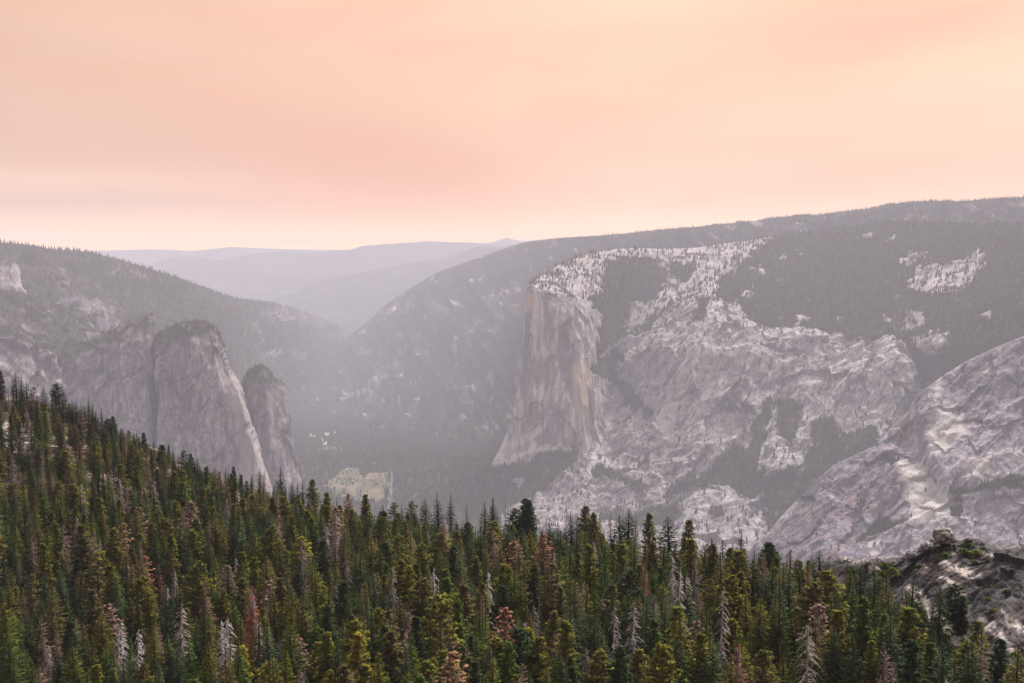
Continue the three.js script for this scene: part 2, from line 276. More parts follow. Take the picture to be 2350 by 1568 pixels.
{
  const xs = [], zs = []; for (let x = -9000; x <= 9000; x += 75) xs.push(x); for (let z = -1700; z >= -27000; z -= z > -11000 ? 60 : 400) zs.push(z);
  const pos = [], col = [], idx = [];
  zs.forEach((z) => xs.forEach((x) => { const p = [x, floorY(x, z), z]; pos.push(...p); col.push(...slopeColor(p, [0, 1, 0])); }));
  for (let j = 0; j < zs.length - 1; j++) for (let i = 0; i < xs.length - 1; i++) { const a = j * xs.length + i, b = a + 1, c = a + xs.length, d = c + 1; idx.push(a, b, c, b, d, c); }
  const g = new THREE.BufferGeometry(); g.setAttribute('position', new THREE.Float32BufferAttribute(pos, 3)); g.setAttribute('color', new THREE.Float32BufferAttribute(col, 3)); g.setIndex(idx); g.computeVertexNormals();
  land('valley_floor', 'hazy wooded floor of the deep valley between the cliffs', 'valley', { g }, M.soil);
  // meadow, straight track and gravel bars lie on it
  const flat = (poly, lift, color, bumpy) => {
    const sh = new THREE.Shape(poly.map(([x, z]) => new THREE.Vector2(x, -z))), sg = new THREE.ShapeGeometry(sh), p = sg.attributes.position;
    const c = new Float32Array(p.count * 3);
    for (let i = 0; i < p.count; i++) { const x = p.getX(i), z = -p.getY(i); p.setXYZ(i, x, FLOOR + lift, z); c.set(color, i * 3); }
    sg.setAttribute('color', new THREE.BufferAttribute(c, 3)); sg.computeVertexNormals(); sg.deleteAttribute('uv'); return sg;
  };
  {
    const g2 = []; const r = rng(4);
    g2.push(flat(MEADOW, 17, [0.115, 0.11, 0.07]));
    for (let i = 0; i < 26; i++) {       // drier and greener swathes of the grass, each a thin sheet above
      const m = MEADOW[Math.floor(r() * MEADOW.length)], n = MEADOW[Math.floor(r() * MEADOW.length)], t = r.r(0.25, 0.75), cx = mix(m[0], n[0], t), cz = mix(m[1], n[1], t);
      if (!inPoly(cx, cz, MEADOW)) continue;
      const k = r.r(20, 55); g2.push(flat([...Array(9)].map((_, q) => [cx + Math.cos(q / 9 * 6.283) * k * r.r(0.6, 1.2), cz + Math.sin(q / 9 * 6.283) * k * 2.4 * r.r(0.6, 1.2)]), 17.15 + i * 0.05, r() < 0.5 ? [0.145, 0.12, 0.08] : [0.08, 0.085, 0.05]));
    }
    land('meadow', 'pale yellow-green meadow on the valley floor beside a straight track', 'meadow', { g: mergeGeometries(g2) }, M.soil);
  }
  const strip = (pts, w) => { const L = [], R = []; pts.forEach(([x, z], i) => { const a = pts[Math.max(0, i - 1)], b = pts[Math.min(pts.length - 1, i + 1)], dx = b[0] - a[0], dz = b[1] - a[1], l = Math.hypot(dx, dz); L.push([x - dz / l * w, z + dx / l * w]); R.unshift([x + dz / l * w, z - dx / l * w]); }); return [...L, ...R]; };
  land('road', 'straight pale track along the meadow edge on the valley floor', 'road', { g: flat(strip(floorPoly([[1220, 545], [1221, 570], [1222, 590], [1218, 650], [1216, 760], [1200, 830], [1180, 900]]), 2.3), 20, [0.15, 0.143, 0.135]) }, M.soil);
  const bar = (pts) => flat(floorPoly(pts), 22, [0.2, 0.193, 0.183]);
  land('gravel_bar', 'bright white gravel bars in a bend of the valley river', 'gravel bar', { g: mergeGeometries([bar([[445, 180], [462, 184], [470, 205], [452, 208]]), bar([[474, 192], [500, 200], [504, 214], [478, 208]]), bar([[586, 170], [634, 172], [630, 200], [600, 202], [588, 190]]), bar([[676, 158], [690, 160], [686, 184], [672, 180]]), bar([[556, 218], [566, 216], [574, 252], [566, 258]]), bar([[570, 278], [592, 256], [612, 258], [610, 286], [574, 294]]), bar([[602, 300], [612, 300], [612, 330], [604, 330]])]) }, M.soil);
  land('gravel_bar', 'small white gravel bar at the top edge of the meadow', 'gravel bar', { g: mergeGeometries([bar([[784, 516], [812, 508], [818, 524], [786, 534]]), bar([[846, 508], [868, 500], [866, 516], [850, 520]])]) }, M.soil);
  const bars = [onFloor(740, 1003), onFloor(742, 1018)];
  const r = rng(31), list = [];
  for (let n = 0; n < 170000; n++) {
    const D = Math.sqrt(mix(2600 * 2600, 14500 * 14500, r())), a = mix(-0.32, 0.3, r()), x = Math.sin(a) * D, z = -Math.cos(a) * D, t = r(), h = mix(18, 36, r());
    if (inPoly(x, z, MEADOW)) { if (pn(x / 45, 1, z / 160) < -0.06) continue; }
    if (a > 0.06 && D > 5200) continue;
    const k = floorY(x, z);
    if (bars.some((b) => Math.abs(b[0] - x) < 130 && b[2] - z > -120 && b[2] - z < 150 && pn(x / 40, 9, z / 40) < 0.25)) continue;
    const rd = onFloor((640 + 1218 / 3.852) * 0.94, (1020 + 640 / 3.852) * 0.94); if (Math.abs(x / z - rd[0] / rd[2]) * D < 6 && D > 4900 && D < 5750) continue;
    list.push([x, k, z, h, t]);
  }
  woods(list, 'valley_forest', 'dense hazy conifer forest covering the valley floor', 1, 0.16);
}

// ------------------------------------------------------------------ far ranges
const plainHill = (name, label, crest, rows, col, step, amp, back) => land(name, label, 'hill', loft({ ctrl: fromCrest(crest, rows, back), step, disp: (p, n, x, y, v) => (v < 1 ? 0 : fbm(p[0] / 900, p[1] / 500, p[2] / 900, 5) * amp * sstep(1, 1.6, v)), color: (p, n) => { const g = 0.7 + 1.1 * fbm(p[0] / 260, p[1] / 160, p[2] / 260, 4); const pale = sstep(0.18, 0.34, fbm(p[0] / 420 + 5, p[1] / 260, p[2] / 420, 4)) * 0.25; return mix3([col[0] * g, col[1] * g, col[2] * g], G_MID, pale); } }), M.soil);
plainHill('mountain_range', 'faint farthest ridge with a small peak, fading into the glow on the skyline',
  [[100, 582, 29500], [225, 576, 29500], [330, 573, 29500], [380, 573, 29500], [440, 576, 29500], [500, 570, 29500], [535, 567, 29500], [600, 570, 29500], [700, 573, 29500], [800, 573, 29500], [950, 566, 29500], [1080, 560, 29500], [1128, 556, 29500], [1146, 551, 29500], [1163, 546, 29500], [1180, 550, 29500], [1200, 554, 29500], [1222, 552, 29500], [1260, 549, 29500], [1300, 547, 29500], [1400, 545, 29500], [1560, 545, 29500]],
  [[0, 590, -900], [0, 620, -2500], [0, 660, -4200]], [0.07, 0.066, 0.05], 5, 140, [0, 10, 800]);
plainHill('mountain_range', 'long hazy ridge with a rounded hump beneath the farthest skyline',
  [[280, 622, 24000], [345, 606, 24000], [375, 596, 24000], [410, 590, 24000], [450, 589, 24000], [478, 593, 24000], [500, 598, 24100], [530, 591, 24200], [570, 584, 24200], [620, 579, 24200], [665, 576, 24200], [710, 580, 24200], [760, 577, 24200], [805, 573, 24200], [830, 565, 24200], [888, 560, 24200], [956, 556, 24200], [981, 554, 24200], [1040, 556, 24200], [1089, 557, 24200], [1130, 561, 24100], [1200, 566, 24000], [1350, 566, 24000], [1500, 566, 24000]],
  [[0, (x, y) => y + 22, -700], [0, (x, y) => y + 60, -2000], [0, 700, -3300], [0, 760, -4200]], [0.06, 0.06, 0.045], 4, 170, [0, 8, 700]);
plainHill('hill', 'hazy wooded hill sloping down to the left in the far valley',
  [[480, 720, 19500], [560, 702, 19500], [620, 690, 19500], [700, 656, 19500], [760, 640, 19500], [820, 628, 19500], [870, 618, 19500], [910, 611, 19500], [960, 601, 19500], [1030, 590, 19500], [1065, 578, 19500], [1090, 567, 19500], [1130, 566, 19500], [1160, 571, 19500], [1250, 570, 19500], [1400, 570, 19500]],
  [[0, (x, y) => y + 24, -500], [0, (x, y) => y + 70, -1500], [0, 770, -2600], [0, 840, -3300]], [0.056, 0.056, 0.042], 3.4, 150, [0, 8, 700]);

// ------------------------------------------------------------------ the wooded ridge on the far left
{
  const cols = [[-140, 552, 6900], [-60, 554, 7000], [0, 557, 7100], [60, 562, 7200], [110, 571, 7300], [150, 574, 7350], [190, 577, 7400], [250, 590, 7550], [300, 605, 7700], [350, 619, 7850], [400, 636, 8000], [470, 661, 8500], [540, 685, 9500], [600, 692, 10500], [650, 701, 11500], [700, 717, 12500], [760, 742, 13800], [800, 766, 14800], [830, 800, 15400]];
  const low = (x) => mix(800, 870, sstep(0, 600, x));
  const ctrl = cols.map(([x, y, D]) => { const L = low(x), t = (k) => mix(y, Math.max(L, y + 40), k); return [[x, y + 14, D + 500], [x, y, D], [x - 6, t(0.22), D - 380], [x - 12, t(0.48), D - 800], [x - 16, t(0.75), D - 1200], [x - 20, t(1), D - 1500], [x - 24, t(1) + 50, D - 1700]]; });
  const bare = [[[585, 722], [640, 705], [700, 712], [760, 738], [740, 752], [690, 742], [640, 742]], [[580, 812], [640, 806], [648, 822], [600, 826]], [[560, 745], [580, 740], [596, 780], [588, 790]], [[420, 690], [446, 700], [440, 712]], [[735, 770], [790, 762], [800, 775], [750, 785]], [[645, 800], [700, 812], [690, 830], [640, 818]]];
  const b = (x, y, p) => Math.max(0.6 * sstep(-8, 9, most(x, y, bare) + 22 * fbm(p[0] / 130, p[1] / 130, p[2] / 130, 4)), 0.4 * sstep(0.26, 0.4, fbm(p[0] / 240 + 3, p[1] / 240, p[2] / 240, 4)));
  const s = loft({ ctrl, step: 3.4, disp: (p, n, x, y, v) => (ridged(p[0] / 560, p[1] / 560, p[2] / 560, 4) * 190 - 64) * sstep(1, 2, v), color: (p, n, x, y) => { const k = b(x, y, p), o = slopeColor(p, n, k); o.push(k); return o; } });
  land('mountain_ridge', 'long forested ridge falling from the left edge to the far valley', 'mountain', s, M.soil);
  woods(spread(s, 19, (p, n, x, y, v, k) => (v < 0.9 ? 0 : (1 - k) * sstep(-0.35, 0.0, fbm(p[0] / 160, p[1] / 160, p[2] / 160, 3) + 0.12)), 16, 34, 51), 'ridge_forest', 'conifers covering the long ridge at far left');
}
// ------------------------------------------------------------------ the wooded mountainside right of the valley and the plateau behind
{
  const C = [
    [[640, 905, 9700], [660, 893, 9400], [660, 897, 9200], [660, 902, 9000], [660, 907, 8800], [655, 920, 8600]],
    [[705, 885, 9700], [700, 878, 9200], [700, 886, 9000], [700, 895, 8700], [700, 905, 8400], [690, 930, 8100]],
    [[778, 815, 9500], [770, 800, 9000], [775, 832, 8500], [775, 862, 8200], [770, 900, 7800], [755, 960, 7300]],
    [[862, 748, 9500], [850, 735, 8900], [860, 780, 8300], [860, 840, 7800], [850, 905, 7300], [830, 990, 6700]],
    [[885, 725, 9600], [873, 712, 9000], [890, 765, 8300], [890, 835, 7700], [880, 910, 7100], [865, 1000, 6500]],
    [[915, 700, 9600], [903, 688, 9000], [930, 755, 8200], [930, 838, 7500], [920, 920, 6900], [905, 1020, 6300]],
    [[1010, 640, 9600], [1000, 630, 9000], [1010, 720, 8100], [1010, 820, 7300], [1000, 925, 6600], [990, 1045, 6000]],
    [[1090, 610, 9700], [1080, 601, 9100], [1100, 700, 8100], [1110, 820, 7100], [1100, 945, 6300], [1080, 1075, 5700]],
    [[1150, 588, 9700], [1140, 580, 9200], [1160, 690, 8100], [1165, 820, 7000], [1160, 955, 6200], [1140, 1090, 5600]],
    [[1205, 570, 9700], [1200, 561, 9200], [1215, 680, 8000], [1215, 820, 6950], [1210, 960, 6150], [1190, 1105, 5550]],
    [[1290, 562, 9600], [1290, 549, 9100], [1300, 660, 8000], [1300, 800, 7000], [1300, 950, 6200], [1290, 1100, 5600]],
    [[1400, 555, 9500], [1400, 541, 9000], [1410, 610, 8200], [1410, 720, 7600], [1400, 860, 7000], [1390, 1000, 6500]],
    [[1500, 544, 9400], [1500, 530, 8900], [1510, 590, 8200], [1510, 680, 7700], [1500, 800, 7400], [1500, 900, 7200]],
    [[1600, 535, 9300], [1600, 522, 8800], [1600, 580, 8200], [1600, 650, 7800], [1600, 740, 7500], [1600, 860, 7300]],
    [[1700, 524, 9200], [1700, 511, 8700], [1700, 565, 8100], [1700, 630, 7700], [1700, 720, 7500], [1700, 860, 7300]],
    [[1800, 512, 9100], [1800, 499, 8600], [1800, 550, 8100], [1800, 620, 7700], [1800, 720, 7500], [1800, 860, 7300]],
    [[1900, 505, 9000], [1900, 492, 8500], [1900, 545, 8000], [1900, 620, 7700], [1900, 720, 7500], [1900, 860, 7300]],
    [[1990, 494, 8900], [1990, 480, 8400], [1990, 530, 7900], [1990, 600, 7600], [1990, 700, 7400], [1990, 860, 7300]],
    [[2090, 478, 8800], [2090, 464, 8300], [2090, 520, 7800], [2090, 600, 7500], [2090, 700, 7400], [2090, 860, 7300]],
    [[2200, 476, 8700], [2200, 463, 8200], [2200, 520, 7700], [2200, 600, 7400], [2200, 700, 7300], [2200, 860, 7200]],
    [[2350, 468, 8600], [2350, 454, 8100], [2350, 520, 7600], [2350, 600, 7300], [2350, 700, 7200], [2350, 860, 7100]],
    [[2480, 462, 8600], [2480, 448, 8100], [2480, 520, 7600], [2480, 600, 7300], [2480, 700, 7200], [2480, 860, 7100]]];
  for (const col of C) for (const q of col) q[2] *= (1 + 0.34 * sstep(1290, 690, q[0]) * sstep(1130, 950, q[1] + 60)) * (1 + 0.17 * sstep(1420, 1150, q[0]));
  const bare = [...[[[830, 490], [850, 500], [840, 560], [740, 640], [720, 640], [800, 540]], [[620, 800], [700, 755], [710, 765], [650, 815], [600, 850]], [[860, 830], [1000, 700], [1010, 715], [880, 835]], [[470, 1120], [700, 940], [860, 890], [870, 930], [740, 1050], [740, 1130], [600, 1130]], [[920, 860], [1000, 780], [1050, 760], [1040, 850]], [[1430, 560], [1470, 480], [1580, 350], [1580, 480], [1500, 600]], [[1540, 580], [1650, 470], [1640, 590], [1580, 600]], [[1170, 1070], [1250, 1010], [1250, 1020], [1200, 1075]], [[930, 470], [945, 540], [860, 600]], [[1000, 600], [1060, 520], [1200, 510], [1100, 580]], [[1380, 520], [1440, 430], [1470, 470], [1440, 570]], [[1300, 760], [1330, 700], [1335, 730]]].map((p) => zoomed(2, p)), [[2080, 500], [2180, 492], [2360, 505], [2360, 514], [2200, 508]], [[1980, 512], [2050, 506], [2060, 512]], [[1880, 505], [1960, 500], [1970, 506], [1900, 512]]];
  // gullies run down this slope from upper right to lower left
  const b = (x, y, p) => { const u = (p[0] + p[1] * 0.9) / 70, w = (p[1] - p[0] * 0.6) / 420; return Math.max(sstep(-5, 5, most(x, y, bare) + 9 * fbm(u, w, p[2] / 300, 3)) * (0.45 + 0.7 * sstep(-0.1, 0.3, fbm(u * 1.7, w, p[2] / 200 + 4, 2))), 0.85 * sstep(0.12, 0.32, fbm(u * 0.8 + 31, w * 1.2, p[2] / 400, 4))); };
  const s = loft({ ctrl: C, step: 3, disp: (p, n, x, y, v) => { const u = (p[0] + p[1] * 0.8) / 330, w = (p[1] - p[0] * 0.5) / 1300; return ((ridged(u, w, p[2] / 900, 4) - 0.4) * 210 + b(x, y, p) * fbm(p[0] / 50, p[1] / 50, p[2] / 50, 3) * 30) * sstep(1, 1.7, v); }, color: (p, n, x, y) => { const k = b(x, y, p), o = slopeColor(p, n, k); o.push(k); return o; } });
  land('mountainside', 'broad wooded mountainside with pale gullies, rising from the valley to the plateau behind the great cliff', 'mountain', s, M.soil);
  woods(spread(s, 15.5, (p, n, x, y, v, k) => (v < 0.9 || (x > 1420 && y > 590) ? 0 : (1 - k * 1.2) * sstep(-0.4, -0.05, fbm(p[0] / 130, p[1] / 130, p[2] / 130, 3) + 0.1)), 14, 31, 52), 'mountainside_forest', 'conifers covering the mountainside and plateau right of the valley');
}
// ------------------------------------------------------------------ the great cliff with its plateau, walls and gullies
{
  const C = [
    [[1240, 655, 6300], [1248, 648, 6100], [1243, 660, 5950], [1237, 700, 5900], [1228, 800, 5850], [1216, 900, 5800], [1196, 1000, 5700], [1160, 1065, 5600], [1150, 1085, 5600], [1150, 1110, 5600]],
    [[1262, 640, 6300], [1233, 646, 5560], [1223, 653, 5380], [1214, 662, 5270], [1208, 720, 5240], [1203, 800, 5215], [1190, 890, 5190], [1160, 1000, 5150], [1124, 1074, 5100], [1105, 1130, 4900]],
    [[1300, 615, 6400], [1258, 624, 5680], [1250, 640, 5450], [1240, 664, 5270], [1235, 740, 5215], [1228, 840, 5180], [1212, 930, 5140], [1186, 1020, 5100], [1162, 1068, 5060], [1140, 1150, 4800]],
    [[1340, 592, 6500], [1290, 604, 5800], [1285, 632, 5520], [1272, 672, 5280], [1270, 750, 5200], [1262, 850, 5150], [1250, 935, 5110], [1232, 1005, 5080], [1220, 1046, 5040], [1200, 1160, 4750]],
    [[1400, 580, 6600], [1345, 585, 5980], [1342, 625, 5620], [1322, 688, 5300], [1325, 770, 5180], [1316, 860, 5110], [1308, 940, 5070], [1300, 1000, 5040], [1280, 1036, 5000], [1262, 1165, 4700]],
    [[1450, 573, 6700], [1395, 576, 6100], [1390, 630, 5750], [1362, 715, 5390], [1362, 790, 5270], [1352, 870, 5190], [1345, 945, 5130], [1335, 1010, 5090], [1312, 1040, 5040], [1300, 1170, 4680]],
    [[1500, 572, 6800], [1450, 573, 6200], [1440, 640, 5900], [1400, 735, 5560], [1384, 800, 5400], [1368, 875, 5290], [1362, 950, 5200], [1352, 1015, 5130], [1338, 1058, 5060], [1330, 1175, 4660]],
    [[1560, 574, 6900], [1510, 575, 6450], [1480, 650, 6200], [1428, 770, 5880], [1405, 830, 5720], [1398, 885, 5560], [1398, 945, 5370], [1388, 1020, 5180], [1370, 1090, 4990], [1362, 1185, 4640]],
    [[1640, 571, 7000], [1590, 572, 6620], [1545, 650, 6230], [1474, 757, 5830], [1442, 825, 5570], [1440, 885, 5400], [1450, 955, 5240], [1446, 1035, 5050], [1428, 1110, 4840], [1420, 1195, 4600]],
    [[1710, 562, 7050], [1660, 562, 6700], [1612, 645, 6180], [1545, 725, 5700], [1515, 805, 5440], [1510, 885, 5280], [1525, 970, 5140], [1520, 1050, 4970], [1510, 1120, 4800], [1500, 1210, 4540]],
    [[1750, 556, 7100], [1710, 556, 6800], [1668, 635, 6220], [1605, 700, 5640], [1590, 790, 5360], [1585, 885, 5220], [1590, 975, 5090], [1585, 1060, 4930], [1575, 1125, 4770], [1560, 1225, 4500]],
    [[1810, 545, 7100], [1770, 547, 6900], [1720, 640, 6260], [1662, 705, 5650], [1655, 785, 5350], [1650, 885, 5210], [1650, 975, 5070], [1648, 1055, 4930], [1640, 1120, 4770], [1625, 1240, 4440]],
    [[1900, 533, 7100], [1860, 532, 7000], [1810, 650, 6200], [1775, 750, 5520], [1772, 828, 5310], [1768, 912, 5180], [1765, 995, 5010], [1750, 1075, 4820], [1735, 1140, 4660], [1705, 1290, 4260]],
    [[2000, 520, 7100], [1960, 520, 7000], [1910, 660, 6080], [1898, 768, 5510], [1893, 842, 5300], [1888, 912, 5150], [1878, 985, 4990], [1850, 1065, 4770], [1826, 1140, 4570], [1775, 1300, 4160]],
    [[2090, 510, 7000], [2045, 509, 6950], [2015, 655, 6000], [1988, 766, 5450], [1990, 840, 5270], [1986, 912, 5120], [1970, 975, 4960], [1935, 1050, 4710], [1895, 1120, 4460], [1840, 1300, 4100]],
    [[2150, 513, 6900], [2110, 511, 6850], [2080, 660, 5900], [2045, 776, 5400], [2068, 835, 5270], [2078, 895, 5170], [2052, 965, 5020], [1985, 1048, 4730], [1940, 1120, 4430], [1895, 1310, 4050]],
    [[2220, 514, 6800], [2170, 512, 6700], [2130, 665, 5800], [2090, 790, 5420], [2108, 850, 5400], [2110, 905, 5360], [2086, 970, 5200], [2020, 1050, 4800], [1985, 1125, 4430], [1950, 1310, 4000]],
    [[2300, 517, 6700], [2260, 515, 6500], [2220, 665, 5700], [2165, 785, 5250], [2150, 855, 5200], [2140, 910, 5120], [2120, 970, 5000], [2070, 1050, 4680], [2040, 1125, 4380], [2020, 1310, 3950]],
    [[2420, 519, 6600], [2380, 518, 6300], [2340, 660, 5500], [2300, 765, 5000], [2275, 825, 4900], [2255, 885, 4800], [2220, 955, 4700], [2160, 1045, 4500], [2120, 1120, 4300], [2100, 1310, 3900]],
    [[2540, 520, 6500], [2500, 519, 6200], [2460, 655, 5400], [2430, 760, 4900], [2410, 820, 4800], [2400, 880, 4700], [2380, 950, 4600], [2300, 1040, 4400], [2250, 1110, 4200], [2200, 1310, 3850]]];
  for (const c of C) { const l = c[c.length - 1]; c.push([l[0] - 20, Math.max(l[1] + 130, 1340), l[2] - 900]); [[8, 1130], [9, 1165], [10, 1250]].forEach(([r, deep]) => { if (c[r][0] > 1215) c[r][2] = Math.min(c[r][2], deep * FPX / (c[r][1] - 580)); }); if (c[7][0] > 1215) c[7][2] = Math.min(c[7][2], 1090 * FPX / (c[7][1] - 580)); }
  const wood = [...[[[860, 230], [1010, 190], [1150, 215], [1250, 260], [1240, 330], [1190, 470], [1100, 480], [1010, 490], [1030, 590], [980, 640], [960, 740], [860, 800], [800, 860], [770, 890], [820, 780], [825, 680], [838, 580], [800, 530], [760, 480], [840, 420], [850, 330]], [[790, 870], [900, 810], [980, 850], [930, 930], [960, 1010], [1000, 1080], [1060, 1170], [1040, 1210], [960, 1110], [900, 1000], [820, 950], [770, 940]], [[960, 740], [1080, 650], [1200, 560], [1290, 500], [1250, 560], [1140, 680], [1020, 760]], [[1250, 260], [1350, 230], [1440, 230], [1400, 330], [1380, 380], [1300, 330]], [[1450, 480], [1520, 470], [1500, 560], [1430, 600], [1440, 540]]].map((p) => zoomed(3, p)),
    [[1775, 540], [1700, 600], [1650, 640], [1640, 690], [1690, 695], [1720, 740], [1790, 752], [1830, 748], [1900, 764], [1960, 768], [2050, 772], [2095, 830], [2112, 905], [2100, 960], [2010, 1040], [2060, 1040], [2400, 860], [2560, 700], [2560, 480], [2000, 490], [1830, 520]],
    ...[[[120, 380], [200, 200], [250, 210], [230, 330], [190, 480], [100, 700], [60, 560]], [[290, 200], [430, 220], [430, 330], [390, 560], [330, 500], [260, 430], [290, 330]], [[520, 360], [600, 330], [680, 370], [700, 470], [860, 420], [960, 400], [1000, 480], [900, 600], [700, 700], [560, 850], [440, 950], [300, 1080], [220, 1180], [200, 960], [150, 900], [200, 800], [240, 760], [400, 720], [470, 560], [520, 540]], [[0, 700], [120, 640], [200, 740], [170, 900], [0, 900]]].map((p) => zoomed(6, p)),
    ...[[[-120, 690], [110, 694], [220, 702], [400, 646], [540, 568], [600, 592], [650, 602], [740, 572], [690, 680], [600, 750], [450, 880], [300, 980], [100, 1100], [-120, 1000]], [[830, 690], [900, 680], [1000, 730], [1170, 810], [1160, 850], [1000, 790], [850, 760]], [[1330, 930], [1400, 835], [1600, 745], [1750, 645], [1830, 500], [1900, 560], [1990, 640], [1980, 720], [1850, 800], [1600, 860], [1480, 900]], [[880, 1000], [1000, 965], [1190, 985], [1400, 960], [1500, 1000], [1400, 1060], [900, 1080]], [[1060, 150], [1110, 160], [1250, 300], [1230, 330], [1100, 250]]].map((p) => zoomed(5, p))];
  const clear = [...[[[1080, 510], [1200, 460], [1320, 480], [1230, 570], [1160, 560]], [[1180, 700], [1250, 590], [1420, 540], [1560, 520], [1640, 460], [1750, 460], [1700, 620], [1560, 730], [1400, 780], [1240, 770]], [[1180, 880], [1340, 860], [1290, 970], [1230, 1060], [1130, 1010]], [[1200, 1070], [1480, 1010], [1490, 1080], [1400, 1180], [1280, 1200]], [[360, 940], [460, 905], [525, 950], [420, 975]], [[100, 580], [180, 565], [195, 635], [130, 625]], [[10, 760], [120, 690], [100, 780], [30, 790]], [[880, 375], [960, 335], [955, 375]], [[1010, 365], [1085, 360], [1085, 385]], [[1680, 900], [1760, 890], [1760, 930], [1700, 930]], [[1000, 900], [1050, 900], [1100, 990], [1060, 970]], [[300, 500], [330, 480], [330, 520]], [[400, 480], [460, 430], [450, 500]], [[700, 920], [720, 930], [700, 945]]].map((p) => zoomed(4, p)),
    ...[[[270, 800], [360, 740], [390, 760], [340, 860]], [[420, 760], [490, 730], [480, 800], [420, 820]], [[280, 960], [400, 890], [440, 880], [430, 905], [300, 985]], [[2010, 600], [2060, 560], [2040, 760], [2000, 740]]].map((p) => zoomed(5, p)), ...[[[200, 360], [290, 200], [300, 260], [230, 440], [190, 470]], [[410, 720], [480, 550], [490, 570], [450, 730]], [[70, 940], [95, 905], [100, 980], [85, 990]], [[150, 970], [180, 880], [210, 960], [190, 1110]]].map((p) => zoomed(6, p))];
  const stainsAndShade = [...[[[1670, 730], [1780, 690], [1795, 712], [1680, 757]], [[1440, 745], [1540, 640], [1552, 662], [1450, 765]], [[1982, 700], [2002, 700], [1998, 990], [1978, 990]], [[2052, 660], [2072, 660], [2067, 960], [2048, 960]], [[1620, 930], [1760, 930], [1800, 1100], [1650, 1090]], [[1800, 1000], [2000, 975], [2010, 1010], [1820, 1045]], [[1320, 1050], [1080, 1015], [1000, 1035], [1010, 1050], [1080, 1035]], [[1120, 770], [1230, 700], [1240, 720], [1140, 800]], [[1150, 960], [1250, 880], [1260, 900], [1160, 985]]].map((p) => zoomed(3, p)),  // water streaks, vegetated ledges, and buttress shading painted into the rock
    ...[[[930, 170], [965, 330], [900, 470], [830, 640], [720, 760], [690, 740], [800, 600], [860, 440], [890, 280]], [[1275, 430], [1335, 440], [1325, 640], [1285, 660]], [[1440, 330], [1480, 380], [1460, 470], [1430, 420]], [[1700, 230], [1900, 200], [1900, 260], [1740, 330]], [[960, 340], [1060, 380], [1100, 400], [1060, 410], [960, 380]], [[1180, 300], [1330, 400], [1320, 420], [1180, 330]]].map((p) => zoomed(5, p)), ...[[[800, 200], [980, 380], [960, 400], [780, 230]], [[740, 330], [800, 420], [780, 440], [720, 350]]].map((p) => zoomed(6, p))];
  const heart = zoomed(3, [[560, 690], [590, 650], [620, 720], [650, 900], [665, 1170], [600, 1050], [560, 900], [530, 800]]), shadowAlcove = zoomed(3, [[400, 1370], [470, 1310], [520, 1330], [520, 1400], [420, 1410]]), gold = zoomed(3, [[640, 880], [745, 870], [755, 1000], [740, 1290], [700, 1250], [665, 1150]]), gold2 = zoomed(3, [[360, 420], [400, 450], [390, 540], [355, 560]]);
  const W = (x, y, p) => { const k = Math.min(most(x, y, wood) + 22 * fbm(p[0] / 80, p[1] / 50, p[2] / 80, 5), -(most(x, y, clear) + 26 * fbm(p[0] / 60 + 9, p[1] / 40, p[2] / 60, 5) - 2)); return sstep(-3, 3, k); };
  const isNose = (x, y, v) => sstep(1420, 1360, x) * sstep(2.7, 3.1, v) * sstep(8.1, 7.8, v);
  const s = loft({
    ctrl: C, step: 2.15,
    disp: (p, n, x, y, v) => {
      if (v < 1) return 0;
      const w = W(x, y, p), nose = isNose(x, y, v), upper = sstep(3.2, 2.6, v);
      if (w > 0.98) return fbm(p[0] / 60, p[1] / 60, p[2] / 60, 3) * 20 * sstep(1, 1.5, v) - 6;
      const face = nose > 0 ? (ridged(p[0] / 60, p[1] / 1500, p[2] / 60, 3) - 0.35) * 8 + tilt(blocks(p[0] / 75, p[1] / 420, p[2] / 75), 1) * 15 + tilt(blocks(p[0] / 26 + 4, p[1] / 110, p[2] / 26), 3) * 4 + fbm(p[0] / 240, p[1] / 700, p[2] / 240, 3) * 26 + fbm(p[0] / 12, p[1] / 90, p[2] / 12, 4) * 6 - 14 * sstep(-6, 6, most(x, y, [heart, shadowAlcove])) : 0;
      return mix(rockDisp(p, upper > 0.5 ? 0.4 : mix(1, 0.4, upper)), face, nose) * (1 - 0.5 * w) * sstep(1, 1.5, v) * (x < 1150 ? 0.4 : 1) - w * 6;
    },
    color: (p, n, x, y, v) => {
      const w = W(x, y, p), nose = isNose(x, y, v), upper = sstep(3.3, 2.7, v);
      if (w > 0.98 || v < 0.8) { const o = slopeColor(p, n, 0); o.push(w); return o; }
      let c = rockColor(p, n, { light: mix(0.12, 0.2, upper) + 0.1 * sstep(1000, 800, y) - 0.4 * sstep(1020, 1110, y), crack: mix(0.8, 0.3, nose), streak: mix(0.85, 0.5, nose) });
      if (nose > 0) {
        const [X, Y, Z] = p, tone = mix3([0.16, 0.153, 0.158], [0.46, 0.445, 0.44], sstep(-0.2, 0.3, fbm(X / 26, Y / 360, Z / 26, 4) + 0.35 * sstep(960, 1060, y) - 0.05));
        let f = mix3(tone, [0.31, 0.265, 0.225], 0.4 * sstep(0.05, 0.3, fbm(X / 60 + 5, Y / 300, Z / 60, 3)));
        f = mix3(f, G_DARK, 0.55 * sstep(0.16, 0.4, fbm(X / 11, Y / 300, Z / 11, 3)));
        const Bn = blocks(X / 75, Y / 420, Z / 75); const tn = 0.82 + 0.36 * ((Bn[2] * 331) % 1), cn = 0.7 * sstep(0.05, 0, Bn[1]); f = mix3([f[0] * tn, f[1] * tn, f[2] * tn], [0.08, 0.07, 0.07], cn);
